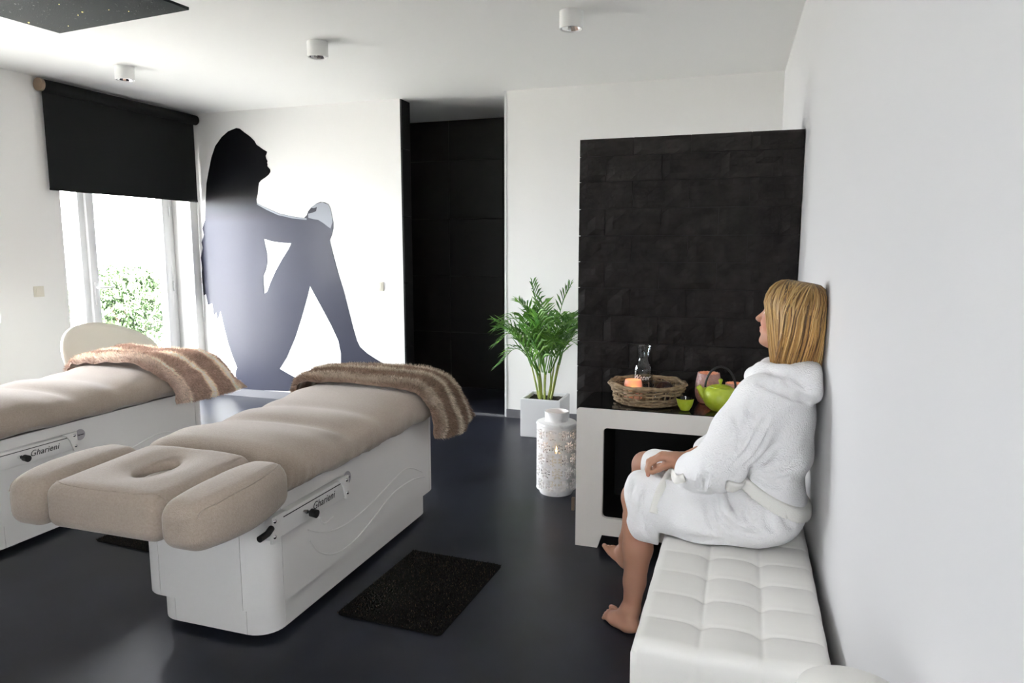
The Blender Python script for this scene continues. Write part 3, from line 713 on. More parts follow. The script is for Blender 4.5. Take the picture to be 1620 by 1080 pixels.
def frond(base, tip, droop, nl, ll, parent):
    base = Vector(base); tip = Vector(tip); mid = base.lerp(tip,.55)+Vector((0,0,droop)); P = bez([base, mid, tip], 10)
    bm = bmesh.new(); addtube(bm, P, [.0045*(1-.8*i/(len(P)-1))+.0006 for i in range(len(P))], 5)
    for i in range(nl):
        u = .22+.78*i/(nl-1); q = u*(len(P)-1); k = min(int(q), len(P)-2); p = P[k].lerp(P[k+1], q-k); d = (P[k+1]-P[k]).normalized()
        side = d.cross(Vector((0,0,1))); side = side.normalized() if side.length > .05 else Vector((1,0,0))
        upv = side.cross(d)
        for s in (-1,1):
            l = ll*(.55+.45*math.sin(math.pi*min(1,u*.85+.12)))*rn.uniform(.85,1.15)
            dirv = (d*(.75+.35*u)+side*s*rn.uniform(.75,1.0)+upv*.30).normalized(); wv = dirv.cross(upv).normalized()*(.0095*rn.uniform(.8,1.2))
            c = [p, p+dirv*l*.5+Vector((0,0,.0)), p+dirv*l+Vector((0,0,-l*rn.uniform(.05,.35)))]
            a0 = bm.verts.new(c[0]-wv*.4); a1 = bm.verts.new(c[0]+wv*.4); b0 = bm.verts.new(c[1]-wv+upv*.002); b1 = bm.verts.new(c[1]+wv+upv*.002); m = bm.verts.new(c[1]-upv*.002); e = bm.verts.new(c[2])
            bm.faces.new((a0,b0,m)); bm.faces.new((a0,m,a1)); bm.faces.new((a1,m,b1)); bm.faces.new((b0,e,m)); bm.faces.new((m,e,b1))
    for q in bm.verts: q.co.y = min(q.co.y, .40)
    bmo('frond', bm, MAT['leaf'], parent)
for k in range(13):
    a = rn.uniform(0,6.28); r = rn.uniform(.02,.075); b = Vector((r*math.cos(a)-.01, r*math.sin(a), .28)); lean = rn.uniform(.5,1.6)
    top = b+Vector((math.cos(a)*r*lean, math.sin(a)*r*lean, rn.uniform(.22,.34)))
    tube('cane', bez([b, b.lerp(top,.5)+Vector((rn.uniform(-.012,.012),rn.uniform(-.012,.012),0)), top],5), [.0095-.0045*i/10 for i in range(11)], MAT['cane'], t, 7)
    for q in range(2):
        a2 = a+rn.uniform(-1.1,1.1); R_ = rn.uniform(.10,.33); hh = rn.uniform(.30,.52)*(1.15-.9*R_)
        frond(top-Vector((0,0,.02)), top+Vector((math.cos(a2)*R_, math.sin(a2)*R_*.8, hh-.05)), rn.uniform(.03,.12), 9, .19, t)
for dx,dy,z,dr in ((-.385,-.06,.86,.22),(-.40,-.05,.73,.20),(-.37,-.09,.56,.16),(-.12,.02,1.21,.10),(.20,-.02,1.20,.12),(.27,-.06,.98,.12),(.30,-.04,.72,.14),(-.24,.05,1.06,.14)):
    frond((dx*.12,dy*.1,.50), (dx,dy,z), dr, 12, .17, t)

# ------------------------------------------------------------------ pierced lantern with candle
t = thing('lantern', 'white pierced metal lantern standing on the floor by the stone partition', 'lantern', (-1.065,4.075,0))
R_ = .122; NA, NZ = 120, 104; z0, z1 = .032, .430; rows = 5
def hole(i, j):
    u = (i+.5)/NA; w = (j+.5)/NZ
    if w < .03 or w > .965: return False
    cw = w*rows; fr_ = cw % 1
    if fr_ < .07 or fr_ > .93: return False
    cu = u*10+(.5 if int(cw) % 2 else 0); fx = (cu % 1)-.5; fy = (fr_-.5)*1.0
    r = math.hypot(fx, fy); a = math.atan2(fy, fx)
    if r < .07: return True
    if r > .46: return math.sin(fx*34)*math.sin(fy*34) > .2
    pet = math.cos(a*8)*(1 if r < .24 else -1)
    ringv = math.sin(r*52)
    return pet*.7+ringv*.6 > .12
v=[(R_*math.cos(2*math.pi*i/NA), R_*math.sin(2*math.pi*i/NA), z0+(z1-z0)*j/NZ) for j in range(NZ+1) for i in range(NA)]
f=[(j*NA+i, j*NA+(i+1)%NA, (j+1)*NA+(i+1)%NA, (j+1)*NA+i) for j in range(NZ) for i in range(NA) if not hole(i,j)]
o = mk('pierced_body', v, f, MAT['lantern'], t, smooth=True); md = o.modifiers.new('thickness','SOLIDIFY'); md.thickness = .0025; md.offset = -1
lathe('shoulder', [(.122,.430),(.1235,.432),(.1235,.440),(.119,.447),(.075,.455),(.072,.450),(.118,.436)], MAT['lantern'], t, 48, close=True)
lathe('collar', [(.072,.452),(.072,.506),(.075,.512),(.066,.512),(.064,.505),(.064,.452)], MAT['lantern'], t, 48, close=True)
lathe('base', [(0,0),(.100,0),(.104,.010),(.104,.024),(.123,.032),(.123,.037),(0,.037)], MAT['lantern'], t, 48)
cd = lathe('candle', [(0,.037),(.035,.037),(.035,.24),(.030,.243),(0,.24)], MAT['wax'], t, 24)
l = bpy.data.lights.new('candle_light','POINT'); l.energy = .06; l.color = (1,.5,.2); l.shadow_soft_size = .01; lo_ = bpy.data.objects.new('candle_light', l); COL.objects.link(lo_); lo_.parent = t; lo_.location = (0,0,.30)
lathe('flame', [(0,.248),(.0055,.256),(.0065,.263),(.004,.275),(0,.288)], MAT['flame'], cd, 12)

# ------------------------------------------------------------------ console table
t = thing('console_table', 'white framed console table with glossy black top and open black niche', 'table', (-.28,3.34,0))
x0, x1 = -.49, .525
def fp(lps, y, d, m, nm): return flat_shape(nm, lps, d, MAT[m], t, Matrix(((1,0,0,0),(0,0,-1,y),(0,1,0,0),(0,0,0,1))))
outer = [(x0,0),(x0,.70)]+[(x0+.018-.018*math.cos(a),.698+.018*math.sin(a)) for a in (.4,.8,1.2,1.57)]+[(x1,.716),(x1,0),(x1-.115,0),(x1-.135,.07),(x0+.135,.07),(x0+.113,0)]
niche = rrect(x0+.135,.16,x1-.135,.622,.02)
fp([outer, niche], .012, .024, 'table_white', 'front_frame')
fp([outer], .395, .014, 'table_white', 'back_frame')
bm = bmesh.new(); addbox(bm, (x0,.024,.0), (x0+.024,.388,.70), .006); bmo('side_panel', bm, MAT['table_white'], t, auto=40)
bm = bmesh.new(); addbox(bm, (x1-.024,.024,.0), (x1,.388,.70), .006); bmo('side_panel', bm, MAT['table_white'], t, auto=40)
bm = bmesh.new(); lp = circ(x0+.06,.345,.055,math.pi/2,math.pi,6)+[(x0+.004,.004),(x1-.004,.004)]+circ(x1-.06,.345,.055,0,math.pi/2,6)
a = [bm.verts.new((x,y,.700)) for x,y in lp]; b = [bm.verts.new((x,y,.720)) for x,y in lp]; n = len(lp)
for i in range(n): bm.faces.new((a[i],a[(i+1)%n],b[(i+1)%n],b[i]))
bm.faces.new(a[::-1]); bm.faces.new(b); bmo('top', bm, MAT['gloss_black'], t, auto=40)
bm = bmesh.new()   # black lined niche
addbox(bm, (x0+.115,.024,.145), (x0+.13,.38,.64)); addbox(bm, (x1-.13,.024,.145), (x1-.115,.38,.64)); addbox(bm, (x0+.115,.024,.140), (x1-.115,.38,.155)); addbox(bm, (x0+.115,.024,.627), (x1-.115,.38,.642)); addbox(bm, (x0+.115,.372,.145), (x1-.115,.386,.64))
bmo('niche_lining', bm, MAT['matt_black'], t)

TZ = .7235
# wicker tray
t = thing('wicker_tray', 'round woven wicker tray on the console table', 'tray', (-.452,3.555,TZ)); rn = random.Random(2)
def strand(R0, z, amp, ph, rad, name='strand', nst=22):
    N = 132; P = []
    for k in range(N):
        a = 2*math.pi*k/N; q = R0+amp*math.cos(a*nst+ph)+.003*noise.noise(Vector((math.cos(a)*4,math.sin(a)*4,z*90)))
        P.append((q*math.cos(a), q*math.sin(a), z+.0035*math.sin(a*nst*.5+ph)+.002*noise.noise(Vector((a*3,z*70,0)))))
    return tube(name, P, rad, MAT['wicker'], t, 6, closed=True)
for k in range(4): strand(.160+.003*k, .010+.0105*k, .0062, math.pi*(k%2)+rn.uniform(-.3,.3), .0057, nst=17)
for k in range(4): strand(.174+.003*k, .068+.0105*k, .0062, math.pi*(k%2)+rn.uniform(-.3,.3), .0057, nst=17)
strand(.190,.108,.005,0,.008,'rim',13); strand(.185,.113,.005,2.1,.008,'rim',13); strand(.180,.108,.005,4.2,.008,'rim',13)
for k in range(34):
    a = 2*math.pi*k/34; tube('stake', [(.158*math.cos(a),.158*math.sin(a),.003),(.168*math.cos(a),.168*math.sin(a),.05),(.182*math.cos(a),.182*math.sin(a),.105)], .0036, MAT['wicker'], t, 5)
bm = bmesh.new()
for k in range(30):
    y = -.15+.3*k/29; w = math.sqrt(max(.158**2-y*y,0)); addtube(bm, [(-w,y,.005+.003*math.sin(x_*3+k*math.pi)) if False else (-w,y,.005),(w,y,.005)], .0052, 6)
bmo('tray_floor', bm, MAT['wicker'], t, auto=50)
t.scale = (1,1,.88)
ZT = TZ+.0105
def votive(name, loc, prof, label, m, lampw, parent=None):
    t = thing(name, label, 'candle holder', loc); lathe('holder', prof, MAT[m], t, 32)
    cd = lathe('candle', [(0,.012),(.024,.012),(.024,.034),(0,.032)], MAT['wax'], t, 18)
    lathe('flame', [(0,.036),(.005,.043),(.0055,.05),(.003,.06),(0,.072)], MAT['flame'], cd, 10)
    l = bpy.data.lights.new('candle_light','POINT'); l.energy = lampw; l.color = (1,.45,.14); l.shadow_soft_size = .008; lo = bpy.data.objects.new('candle_light', l); COL.objects.link(lo); lo.parent = t; lo.location = (0,0,.058)
    return t
votive('candle_holder', (-.525,3.55,ZT), [(0,0),(.042,0),(.049,.012),(.050,.035),(.046,.075),(.041,.098),(.038,.098),(.043,.074),(.0465,.036),(.045,.014),(0,.008)], 'glowing orange votive holder in the wicker tray', 'votive', .22)
# water carafe
t = thing('water_carafe', 'clear glass carafe lettered Water, standing in the wicker tray', 'carafe', (-.487,3.642,ZT))
pr = [(.044,0),(.0485,.006),(.0495,.05),(.0490,.135),(.046,.155),(.034,.180),(.0270,.195),(.0268,.205),(.033,.235),(.0385,.262)]
lathe('glass', [(0,0)]+pr+[(.0365,.262),(.031,.235),(.0248,.205),(.025,.195),(.032,.178),(.044,.153),(.047,.135),(.0475,.05),(.046,.010),(0,.008)], MAT['clear'], t, 40)
lathe('water', [(0,.010),(.045,.011),(.0467,.05),(.0455,.148),(0,.148)], MAT['water'], t, 40)
wt = text_mesh('lettering', 'Water', .037, MAT['plastic_white'], None, None, shear=.45)
for q in wt.data.vertices:
    a = q.co.x/.0502; r = .0502+q.co.z; q.co = Vector((r*math.sin(a-.15), -r*math.cos(a-.15),   .102+q.co.y))
wt.parent = t
for (x,y,lab) in ((-.405,3.47,'small clear glass at the front of the wicker tray'),(-.345,3.488,'small clear glass beside the dark fruit in the tray')):
    t = thing('glass_tumbler', lab, 'glass', (x,y,ZT)); lathe('glass', [(0,0),(.024,0),(.030,.02),(.034,.108),(.0325,.108),(.0285,.02),(.023,.005),(0,.004)], MAT['clear'], t, 28)
def fruit(x, y, r, lab):
    t = thing('dark_fruit', lab, 'fruit', (x,y,ZT)); F = Field((-.05,-.05,-.01),(.05,.05,.09),.004); F.ell((0,0,r), (r,r,r*.96), k=0); F.ell((0,0,2*r+.004),(.010,.010,.008),k=.012,mode='s'); F.obj('flesh', MAT['plum'], t, 1)
    tube('stem', [(0,0,1.82*r),(.002,0,2.0*r),(.006,0,2.15*r)], .0012, MAT['bark'], t, 5)
fruit(-.372,3.600,.046,'larger dark plum behind the glasses in the tray'); fruit(-.338,3.535,.022,'smaller dark plum at the right edge of the tray')
# tea bowl
t = thing('tea_cup', 'small lime green tea bowl with black inside', 'cup', (-.254,3.418,TZ))
lathe('bowl', [(0,.002),(.020,.002),(.022,0),(.024,.004),(.034,.022),(.040,.045),(.0425,.058)], MAT['lime'], t, 32)
lathe('lining', [(.0425,.058),(.040,.058),(.037,.044),(.031,.022),(.02,.010),(0,.009)], MAT['gloss_black'], t, 32)
# teapot
t = thing('teapot', 'lime green teapot with black hoop handle on the console table', 'teapot', (-.095,3.468,TZ), math.radians(0))
bd = lathe('body', [(0,.004),(.038,.002),(.040,0),(.045,.004),(.066,.022),(.078,.044),(.080,.052),(.0795,.070),(.074,.092),(.062,.108),(.050,.113),(.048,.110),(0,.108)], MAT['lime'], t, 48)
for k in range(6):
    a = 4.0+k*.45; lathe('blossom', [(0,.0015),(.009,.001),(.011,-.001)], MAT['lime'], bd, 7).matrix_local = Matrix.Translation((.0775*math.cos(a),.0775*math.sin(a),.072-.006*(k%3))) @ Matrix.Rotation(a,4,'Z') @ Matrix.Rotation(math.radians(80),4,'Y')
ld = lathe('lid', [(.051,.111),(.050,.116),(.035,.121),(.012,.124),(0,.124)], MAT['lime'], t, 40)
lathe('lid_knob', [(.005,.123),(.006,.133),(.010,.143),(.0095,.150),(.004,.154),(0,.154)], MAT['lime'], ld, 18)
tube('spout', bez([(-.060,0,.055),(-.082,0,.074),(-.094,0,.098),(-.104,0,.112)],5), [.020,.0195,.019,.018,.017,.016,.0155,.015,.0145,.014,.0138,.0136,.0134,.0132,.013,.013], MAT['lime'], t, 14)
tube('handle', [(.070*math.cos(a)+.0,0,.106+.105*math.sin(a)+.0) for a in [math.pi*k/28 for k in range(29)]], .0052, MAT['iron'], t, 8)
for s in (-1,1): tube('handle_lug', [(s*.070,-.009,.100),(s*.070,.009,.100)], .009, MAT['lime'], t, 10)
# hexagon mosaic candle holders
def mosaic(loc, sc, label):
    prof = [(.045,0),(.060,.030),(.0635,.060),(.0600,.105),(.0515,.152)]
    t = votive('mosaic_candle_holder', loc, [(0,.001),(.043,.001),(.0585,.030),(.062,.060),(.0585,.105),(.050,.152),(.047,.152),(.0555,.105),(.059,.060),(.0555,.031),(.040,.006),(0,.006)], label, 'votive', .10)
    def rad(z):
        for (r0,z0),(r1,z1) in zip(prof, prof[1:]):
            if z <= z1: return r0+(r1-r0)*(z-z0)/(z1-z0)
        return prof[-1][0]
    nrow = 9
    for j in range(nrow):
        z = .012+.0165*j; N = 18
        for i in range(N):
            a = 2*math.pi*(i+.5*(j%2))/N; v=[]; hr = .0104
            for q in range(6):
                b = math.pi/6+q*math.pi/3; zz = z+hr*math.sin(b)*.96; R0 = rad(zz)+.0022; da = hr*math.cos(b)*.98/rad(z); v.append((R0*math.cos(a+da),R0*math.sin(a+da),zz))
            v += [(x*.97,y*.97,w) for x,y,w in v]
            mk('mosaic_piece', v, [(0,1,2,3,4,5),(11,10,9,8,7,6)]+[(k,k+6,(k+1)%6+6,(k+1)%6) for k in range(6)], MAT['mosaic_tile'], t)
    t.scale = (sc,)*3
mosaic((-.158,3.625,TZ), 1.0, 'taller pink hexagon mosaic candle holder behind the teapot spout')
mosaic((-.035,3.60,TZ), .74, 'smaller mosaic candle holder half hidden behind the robe sleeve')

# ------------------------------------------------------------------ tufted bench
t = thing('tufted_bench', 'white tufted leather bench along the right wall', 'bench', (0,2.38,0))
bx, y0, y1 = .252, 1.765-2.38, 2.99-2.38
def topz(x, y):
    z = .462
    gx = min(abs(x-.081*1.0), abs(x+.079)); gy = min(abs(y-(s-2.38)) for s in SE)
    g = .0035*math.exp(-(gx/.006)**2)+.0035*math.exp(-(gy/.006)**2)+.006*math.exp(-(gx/.04)**2)+.006*math.exp(-(gy/.04)**2)+.010*math.exp(-((gx**2+gy**2)/.018**2))
    return z-g
SE = [1.765+.155*k for k in range(1,8)]
def bench_pt(i, j, nx, ny):
    # unwrap: side skirt -> rounded edge -> top in both directions (rounded box heightfield)
    x = -bx+2*bx*i/nx; y = y0+(y1-y0)*j/ny; r = .035
    dx = max(0, r-(bx-abs(x))); dy = max(0, r-min(y-y0, y1-y)); d = min(math.hypot(dx,dy), r)
    return (x, y, topz(x,y)-(r-math.sqrt(max(0,r*r-d*d))))
nx, ny = 104, 248; v=[];f=[]
for j in range(ny+1):
    for i in range(nx+1): v.append(bench_pt(i,j,nx,ny))
for j in range(ny):
    for i in range(nx): a = j*(nx+1)+i; f.append((a,a+1,a+nx+2,a+nx+1))
ring = [i for i in range(nx+1)]+[j*(nx+1)+nx for j in range(1,ny+1)]+[ny*(nx+1)+i for i in range(nx-1,-1,-1)]+[j*(nx+1) for j in range(ny-1,0,-1)]
prev = ring; nlev = 10
for l in range(1,nlev+1):
    cur = []
    for r in ring:
        x,y,z = v[r]; zz = z+(.06-z)*l/nlev
        gx = min(abs(x-.081), abs(x+.079)) if abs(abs(y-(y0+y1)/2)-(y1-y0)/2) < 1e-6 else min(abs(y-(s-2.38)) for s in SE)
        gz = abs(zz-.26); g = .005*math.exp(-(gx/.012)**2)+.005*math.exp(-(gz/.012)**2)-.006
        nx_ = (1 if x > bx-1e-6 else -1 if x < -bx+1e-6 else 0); ny_ = (1 if y > y1-1e-6 else -1 if y < y0+1e-6 else 0)
        cur.append(len(v)); v.append((x-nx_*(g+.006), y-ny_*(g+.006), zz))
    m = len(ring)
    for q in range(m): f.append((prev[q], cur[q], cur[(q+1)%m], prev[(q+1)%m]))
    prev = cur
f.append(tuple(prev))
mk('upholstery', v, f, MAT['leather'], t, smooth=True)
for s in SE[:-1]:
    for x in (.081,-.079):
        bm = bmesh.new(); bmesh.ops.create_uvsphere(bm, u_segments=12, v_segments=6, radius=.007, matrix=Matrix.Translation((x,s-2.38,topz(x,s-2.38)+.0005)) @ Matrix.Diagonal((1,1,.35,1))); bmo('button', bm, MAT['leather'], t, smooth=True)
for sx in (-.2,.2):
    for y in (y0+.06,y1-.06): lathe('foot', [(0,0),(.022,0),(.026,.062),(0,.062)], MAT['black'], t, 14, (sx,y,0))
# cream rounded pedestal at the bottom edge of the picture
t = thing('cream_pedestal', 'rounded cream top of a pedestal at the lower edge against the right wall', 'pedestal', (.178,1.08,0))
lathe('column', [(0,0),(.090,0),(.092,.02),(.065,.05),(.06,.70),(.07,.77),(.080,.80)], MAT['cream'], t, 36)
lathe('cushion', [(.080,.80),(.084,.815),(.078,.838),(.055,.850),(0,.854)], MAT['leather'], t, 36)
# ------------------------------------------------------------------ person on the bench
person = thing('person', 'barefoot person in a white hooded bathrobe seated on the bench, leaning against the wall', 'person', (0,2.65,0))
PO = Vector((0,2.65,0))
def skinmat(name, rough):
    m = bpy.data.materials.new(name); m.use_nodes = True; nt = m.node_tree; b = nt.nodes['Principled BSDF']; b.inputs['Roughness'].default_value = rough
    a = nt.nodes.new('ShaderNodeAttribute'); a.attribute_name = 'col'; nt.links.new(a.outputs['Color'], b.inputs['Base Color']); MAT[name] = m; return b
b_ = skinmat('skin', .5); b_.inputs['Subsurface Weight'].default_value = .12; b_.inputs['Subsurface Radius'].default_value = (.02,.008,.004); b_.inputs['Specular IOR Level'].default_value = .35
b_ = skinmat('hair', .42); b_.inputs['Specular IOR Level'].default_value = .4
def nrm(v): v = np.array(v, float); return v/np.linalg.norm(v)
# head frame: turned away from the camera, chin lifted
HC = np.array((.160,2.688,1.252))
hf = nrm((-.915,.365,.14)); hr = nrm(np.cross(hf, (0,0,1))); hu = np.cross(hr, hf)
HR = np.stack([hf, hr, hu], 1)      # columns: forward, right, up
def hp(f, r, u): return HC+hf*f+hr*r+hu*u
# feet / hands helpers
def foot(F, ankle, heel, toe, side, lift=0):
    "side = +1 when the big toe lies towards +lateral"
    ankle, heel, toe = map(np.array, (ankle, heel, toe)); d = nrm(toe-heel); lat = nrm(np.cross((0,0,1), d))*side; up = np.cross(d, lat)*side; L = np.linalg.norm(toe-heel)
    F.ell(heel+d*.028+up*.012, (.034,.030,.030), np.stack([d,lat,up],1), k=.015)
    F.cap(ankle, heel+d*.05+up*.018, .032, .027, k=.025)
    F.cap(ankle+d*.012, heel+d*L*.62+up*.014, .029, .021, k=.025)
    F.cap(heel+d*.05+up*.004-lat*.012, heel+d*L*.62-lat*.014, .024, .022, k=.02)
    F.ell(heel+d*L*.66+up*.006, (.048,.042,.020), np.stack([d,lat,up],1), k=.018)
    tl = [(.030,.060,.0125),(.011,.058,.0095),(-.005,.052,.0090),(-.020,.043,.0085),(-.033,.033,.0085)]
    nails = []
    for l, e, r in tl:
        a = heel+d*(L*.66+.015)+lat*l*1.0+up*.004; m = heel+d*(L*.66+e*.72)+lat*l*1.15+up*.012; b = heel+d*(L*.66+e)+lat*l*1.15+up*(.012 if l > .02 else .002)
        F.cap(a, m, r*1.05, r, k=.003); F.cap(m, b, r, r*.95, k=.003); nails.append((b+up*r*.8, r*.75))
    return nails
def finger(F, pts, r0, r1, k=.006):
    n = len(pts)-1
    for i in range(n): F.cap(pts[i], pts[i+1], r0+(r1-r0)*i/n, r0+(r1-r0)*(i+1)/n, k=k if i else .010)
B = Field((-.64,2.38,-.02), (.30,3.28,1.42), .0042)
# torso (under the robe), neck
B.ell((.11,2.66,.60), (.115,.165,.11), k=.02); B.ell((.13,2.66,.74), (.095,.135,.12), k=.05); B.ell((.145,2.665,.92), (.095,.155,.15), k=.05)
B.cap((.12,2.53,1.005), (.165,2.80,1.005), .045, k=.04)
B.cap((.165,2.67,1.02), (.165,2.685,1.17), .052, .047, k=.03)
# head: skull, face, jaw, brow, nose, lips, chin, ear
B.ell(hp(-.008,0,.030), (.098,.076,.090), HR, k=.01); B.ell(hp(.030,0,-.030), (.066,.060,.078), HR, k=.03)
B.ell(hp(.052,0,-.083), (.034,.034,.030), HR, k=.03); B.cap(hp(-.005,-.050,-.055), hp(.060,-.016,-.098), .021, .017, k=.03); B.cap(hp(-.005,.050,-.055), hp(.060,.016,-.098), .021, .017, k=.03)
B.ell(hp(.066,0,.026), (.024,.050,.022), HR, k=.022)
for s in (-1,1):
    B.ell(hp(.089,s*.032,.003), (.014,.019,.011), HR, k=.012, mode='s')
    B.ell(hp(.073,s*.032,.003), (.0135,.0155,.0125), HR, k=.004)
    B.ell(hp(.062,s*.042,-.030), (.026,.022,.020), HR, k=.02)
    B.ell(hp(-.012,s*.076,-.005), (.018,.008,.030), HR, k=.006)
B.cap(hp(.092,0,.006), hp(.116,0,-.026), .0075, .0105, k=.012); B.ell(hp(.105,-.011,-.030), (.012,.008,.008), HR, k=.006); B.ell(hp(.105,.011,-.030), (.012,.008,.008), HR, k=.006)
B.ell(hp(.095,0,-.056), (.010,.021,.0065), HR, k=.006); B.ell(hp(.093,0,-.068), (.010,.018,.0070), HR, k=.006)
B.ell(hp(.106,0,-.0620), (.009,.022,.0016), HR, k=.003, mode='s')
B.ell(hp(.080,0,-.102), (.018,.019,.016), HR, k=.014)
# arms
B.chain([(.085,2.505,1.0),(-.065,2.455,.75)], [.050,.042], .03); B.chain([(-.065,2.455,.75),(-.13,2.53,.715),(-.215,2.625,.676)], [.041,.037,.026], .02)
def rh(*p): return tuple(np.array((0,0,1.5))+(np.array(p)-np.array((0,0,1.5)))*.963)     # right hand lies over the near thigh
B.chain([(.165,2.83,1.0),(.02,2.88,.752)], [.050,.042], .03); B.chain([(.02,2.88,.752),(-.08,2.77,.732),rh(-.195,2.752,.681)], [.041,.037,.0245], .02)
# left hand, tucked under the right wrist
B.cap((-.215,2.625,.676), (-.262,2.685,.655), .024, .026, k=.015, flat=(nrm((.2,.1,1)),1.4))
for i,(dx,dy) in enumerate(((-.012,-.018),(-.004,0),(.006,.016),(.016,.030))):
    a = np.array((-.27+dx*.6,2.695+dy*.8,.652)); finger(B, [a, a+(-.030,.030,-.006), a+(-.040,.050,-.022), a+(-.038,.058,-.036)], .0092-.0005*i, .0076)
finger(B, [(-.235,2.665,.662),(-.262,2.70,.668),(-.275,2.725,.664)], .0105, .0085)
# right hand resting on the lap: back of the hand up, fingers bent over, thumb on the near side
B.cap(rh(-.195,2.752,.681), rh(-.235,2.740,.686), .0245, .025, k=.012, flat=(nrm((0,.1,1)),1.3))
for y, x, z in ((2.708,-.287,.687),(2.728,-.289,.690),(2.748,-.284,.689),(2.765,-.275,.685)):
    B.cap(rh(-.225,2.738+(y-2.735)*.5,.685), rh(x,y,z), .0170, .0118, k=.010)
R_F = [[(-.290,2.706,.687),(-.326,2.690,.664),(-.333,2.684,.640),(-.331,2.683,.620)],
       [(-.292,2.727,.690),(-.334,2.716,.666),(-.338,2.708,.636),(-.327,2.704,.609)],
       [(-.287,2.748,.689),(-.329,2.744,.664),(-.334,2.738,.636),(-.324,2.736,.613)],
       [(-.278,2.766,.685),(-.312,2.768,.664),(-.318,2.764,.642),(-.312,2.762,.624)]]
R_F = [[rh(*q) for q in p] for p in R_F]
for i, p in enumerate(R_F): finger(B, p, .0105-.0006*(i==3)*2, .0080-.0008*(i==3))
finger(B, [rh(-.222,2.724,.672),rh(-.260,2.694,.663),rh(-.289,2.682,.648),rh(-.314,2.677,.634)], .0125, .0086, k=.007)
# legs
B.chain([(.09,2.565,.555),(-.355,2.64,.540)], [.085,.060], .03)
B.ell((-.372,2.64,.545), (.052,.052,.056), k=.02)
B.chain([(-.368,2.64,.53),(-.362,2.638,.43),(-.357,2.636,.34),(-.366,2.632,.20),(-.374,2.628,.095)], [.052,.053,.056,.042,.034], .02)
NAILS = foot(B, (-.378,2.620,.078), (-.345,2.585,.022), (-.487,2.682,.022), -1)
B.chain([(.09,2.75,.555),(-.355,2.965,.568)], [.085,.058], .03)
B.ell((-.385,2.975,.572), (.050,.052,.054), k=.02)
B.chain([(-.382,2.98,.56),(-.405,3.02,.42),(-.43,3.06,.30),(-.468,3.11,.16),(-.485,3.135,.085)], [.052,.052,.052,.038,.033], .02)
NAILS += foot(B, (-.488,3.128,.085), (-.462,3.10,.028), (-.560,3.195,.075), 1)
def move(o, parent):
    o.data.transform(Matrix.Translation(-PO)); o.parent = parent; return o
body = B.obj('body', MAT['skin'], None, 1, .5)
V = np.empty(len(body.data.vertices)*3, np.float32); body.data.vertices.foreach_get('co', V); V = V.reshape(-1,3)
skin = np.tile(np.array((.44,.232,.155)), (len(V),1)); n1 = vnoise(V[:,0],V[:,1],V[:,2],60,3)
skin *= (1+.05*n1)[:,None]
def tint(c, r, col, a=1):
    w = np.clip(1.4-np.linalg.norm((V-np.array(c)), axis=1)/r*1.4, 0, 1)[:,None]*a; skin[:] = skin*(1-w)+np.array(col)*w
for s in (-.010,0,.010): tint(hp(.1,s,-.062), .013, (.50,.16,.13), .9)
for s in (-1,1): tint(hp(.07,s*.045,-.035), .045, (.60,.25,.18), .55); tint(hp(.085,s*.034,.024), .012, (.28,.16,.08), .7)
for p in R_F: tint(p[3], .016, (.60,.26,.20), .5)
tint((-.345,2.59,.02), .04, (.55,.25,.18), .6)
for c, r in NAILS: tint(c, r*1.2, (.70,.42,.36), .8)
setcol(body.data, skin); move(body, person)
for s in (-1,1):
    bm = bmesh.new(); bmesh.ops.create_uvsphere(bm, u_segments=16, v_segments=10, radius=.0118, matrix=Matrix.Translation(hp(.0755,s*.032,.003))); e = bmo('eye', bm, MAT['plastic_white'], None, smooth=True); move(e, person)
    bm = bmesh.new(); bmesh.ops.create_uvsphere(bm, u_segments=12, v_segments=8, radius=.006, matrix=Matrix.Translation(hp(.0818,s*.032,.004))); i_ = bmo('iris', bm, MAT['ink'], None, smooth=True); move(i_, e)

# robe
Rb = Field((-.46,2.34,.32), (.285,3.10,1.17), .0062)
Rb.ell((.105,2.655,.575), (.145,.215,.125), k=0)
Rb.chain([(.09,2.565,.565),(-.15,2.60,.570),(-.345,2.636,.560)], [.118,.108,.090], .04)
Rb.chain([(.09,2.75,.565),(-.15,2.86,.575),(-.335,2.952,.578)], [.110,.092,.070], .05)
Rb.chain([(.04,2.66,.58),(-.20,2.73,.575),(-.335,2.79,.555)], [.10,.080,.055], .06)
Rb.chain([(.05,2.50,.535),(-.12,2.505,.525),(-.31,2.575,.520)], [.075,.074,.078], .05)      # fullness on the near side
Rb.chain([(-.335,2.585,.52),(-.325,2.555,.465),(-.27,2.545,.440)], [.066,.048,.036], .04)     # flap hanging over the bench edge
Rb.ell((.11,2.655,.675), (.118,.178,.10), k=.05); Rb.ell((.125,2.655,.76), (.130,.200,.085), k=.04); Rb.ell((.142,2.66,.90), (.118,.195,.17), k=.06)
Rb.cap((.105,2.545,.985), (.165,2.80,.985), .085, k=.05)
Rb.chain([(.07,2.505,.985),(.005,2.472,.875),(-.062,2.450,.755)], [.092,.092,.086], .035)
Rb.chain([(-.062,2.450,.750),(-.105,2.49,.722),(-.145,2.528,.706)], [.083,.074,.066], .03)
Rb.chain([(-.122,2.505,.714),(-.152,2.535,.703)], [.070,.066], .008)                           # turned-back cuff
Rb.cap((-.160,2.545,.698), (-.235,2.61,.672), .044, .050, k=.012, mode='s')
Rb.chain([(.17,2.83,.985),(.095,2.88,.87),(.02,2.885,.758)], [.088,.086,.080], .035); Rb.chain([(.02,2.885,.755),(-.05,2.81,.74),(-.115,2.735,.728)], [.078,.066,.052], .03)
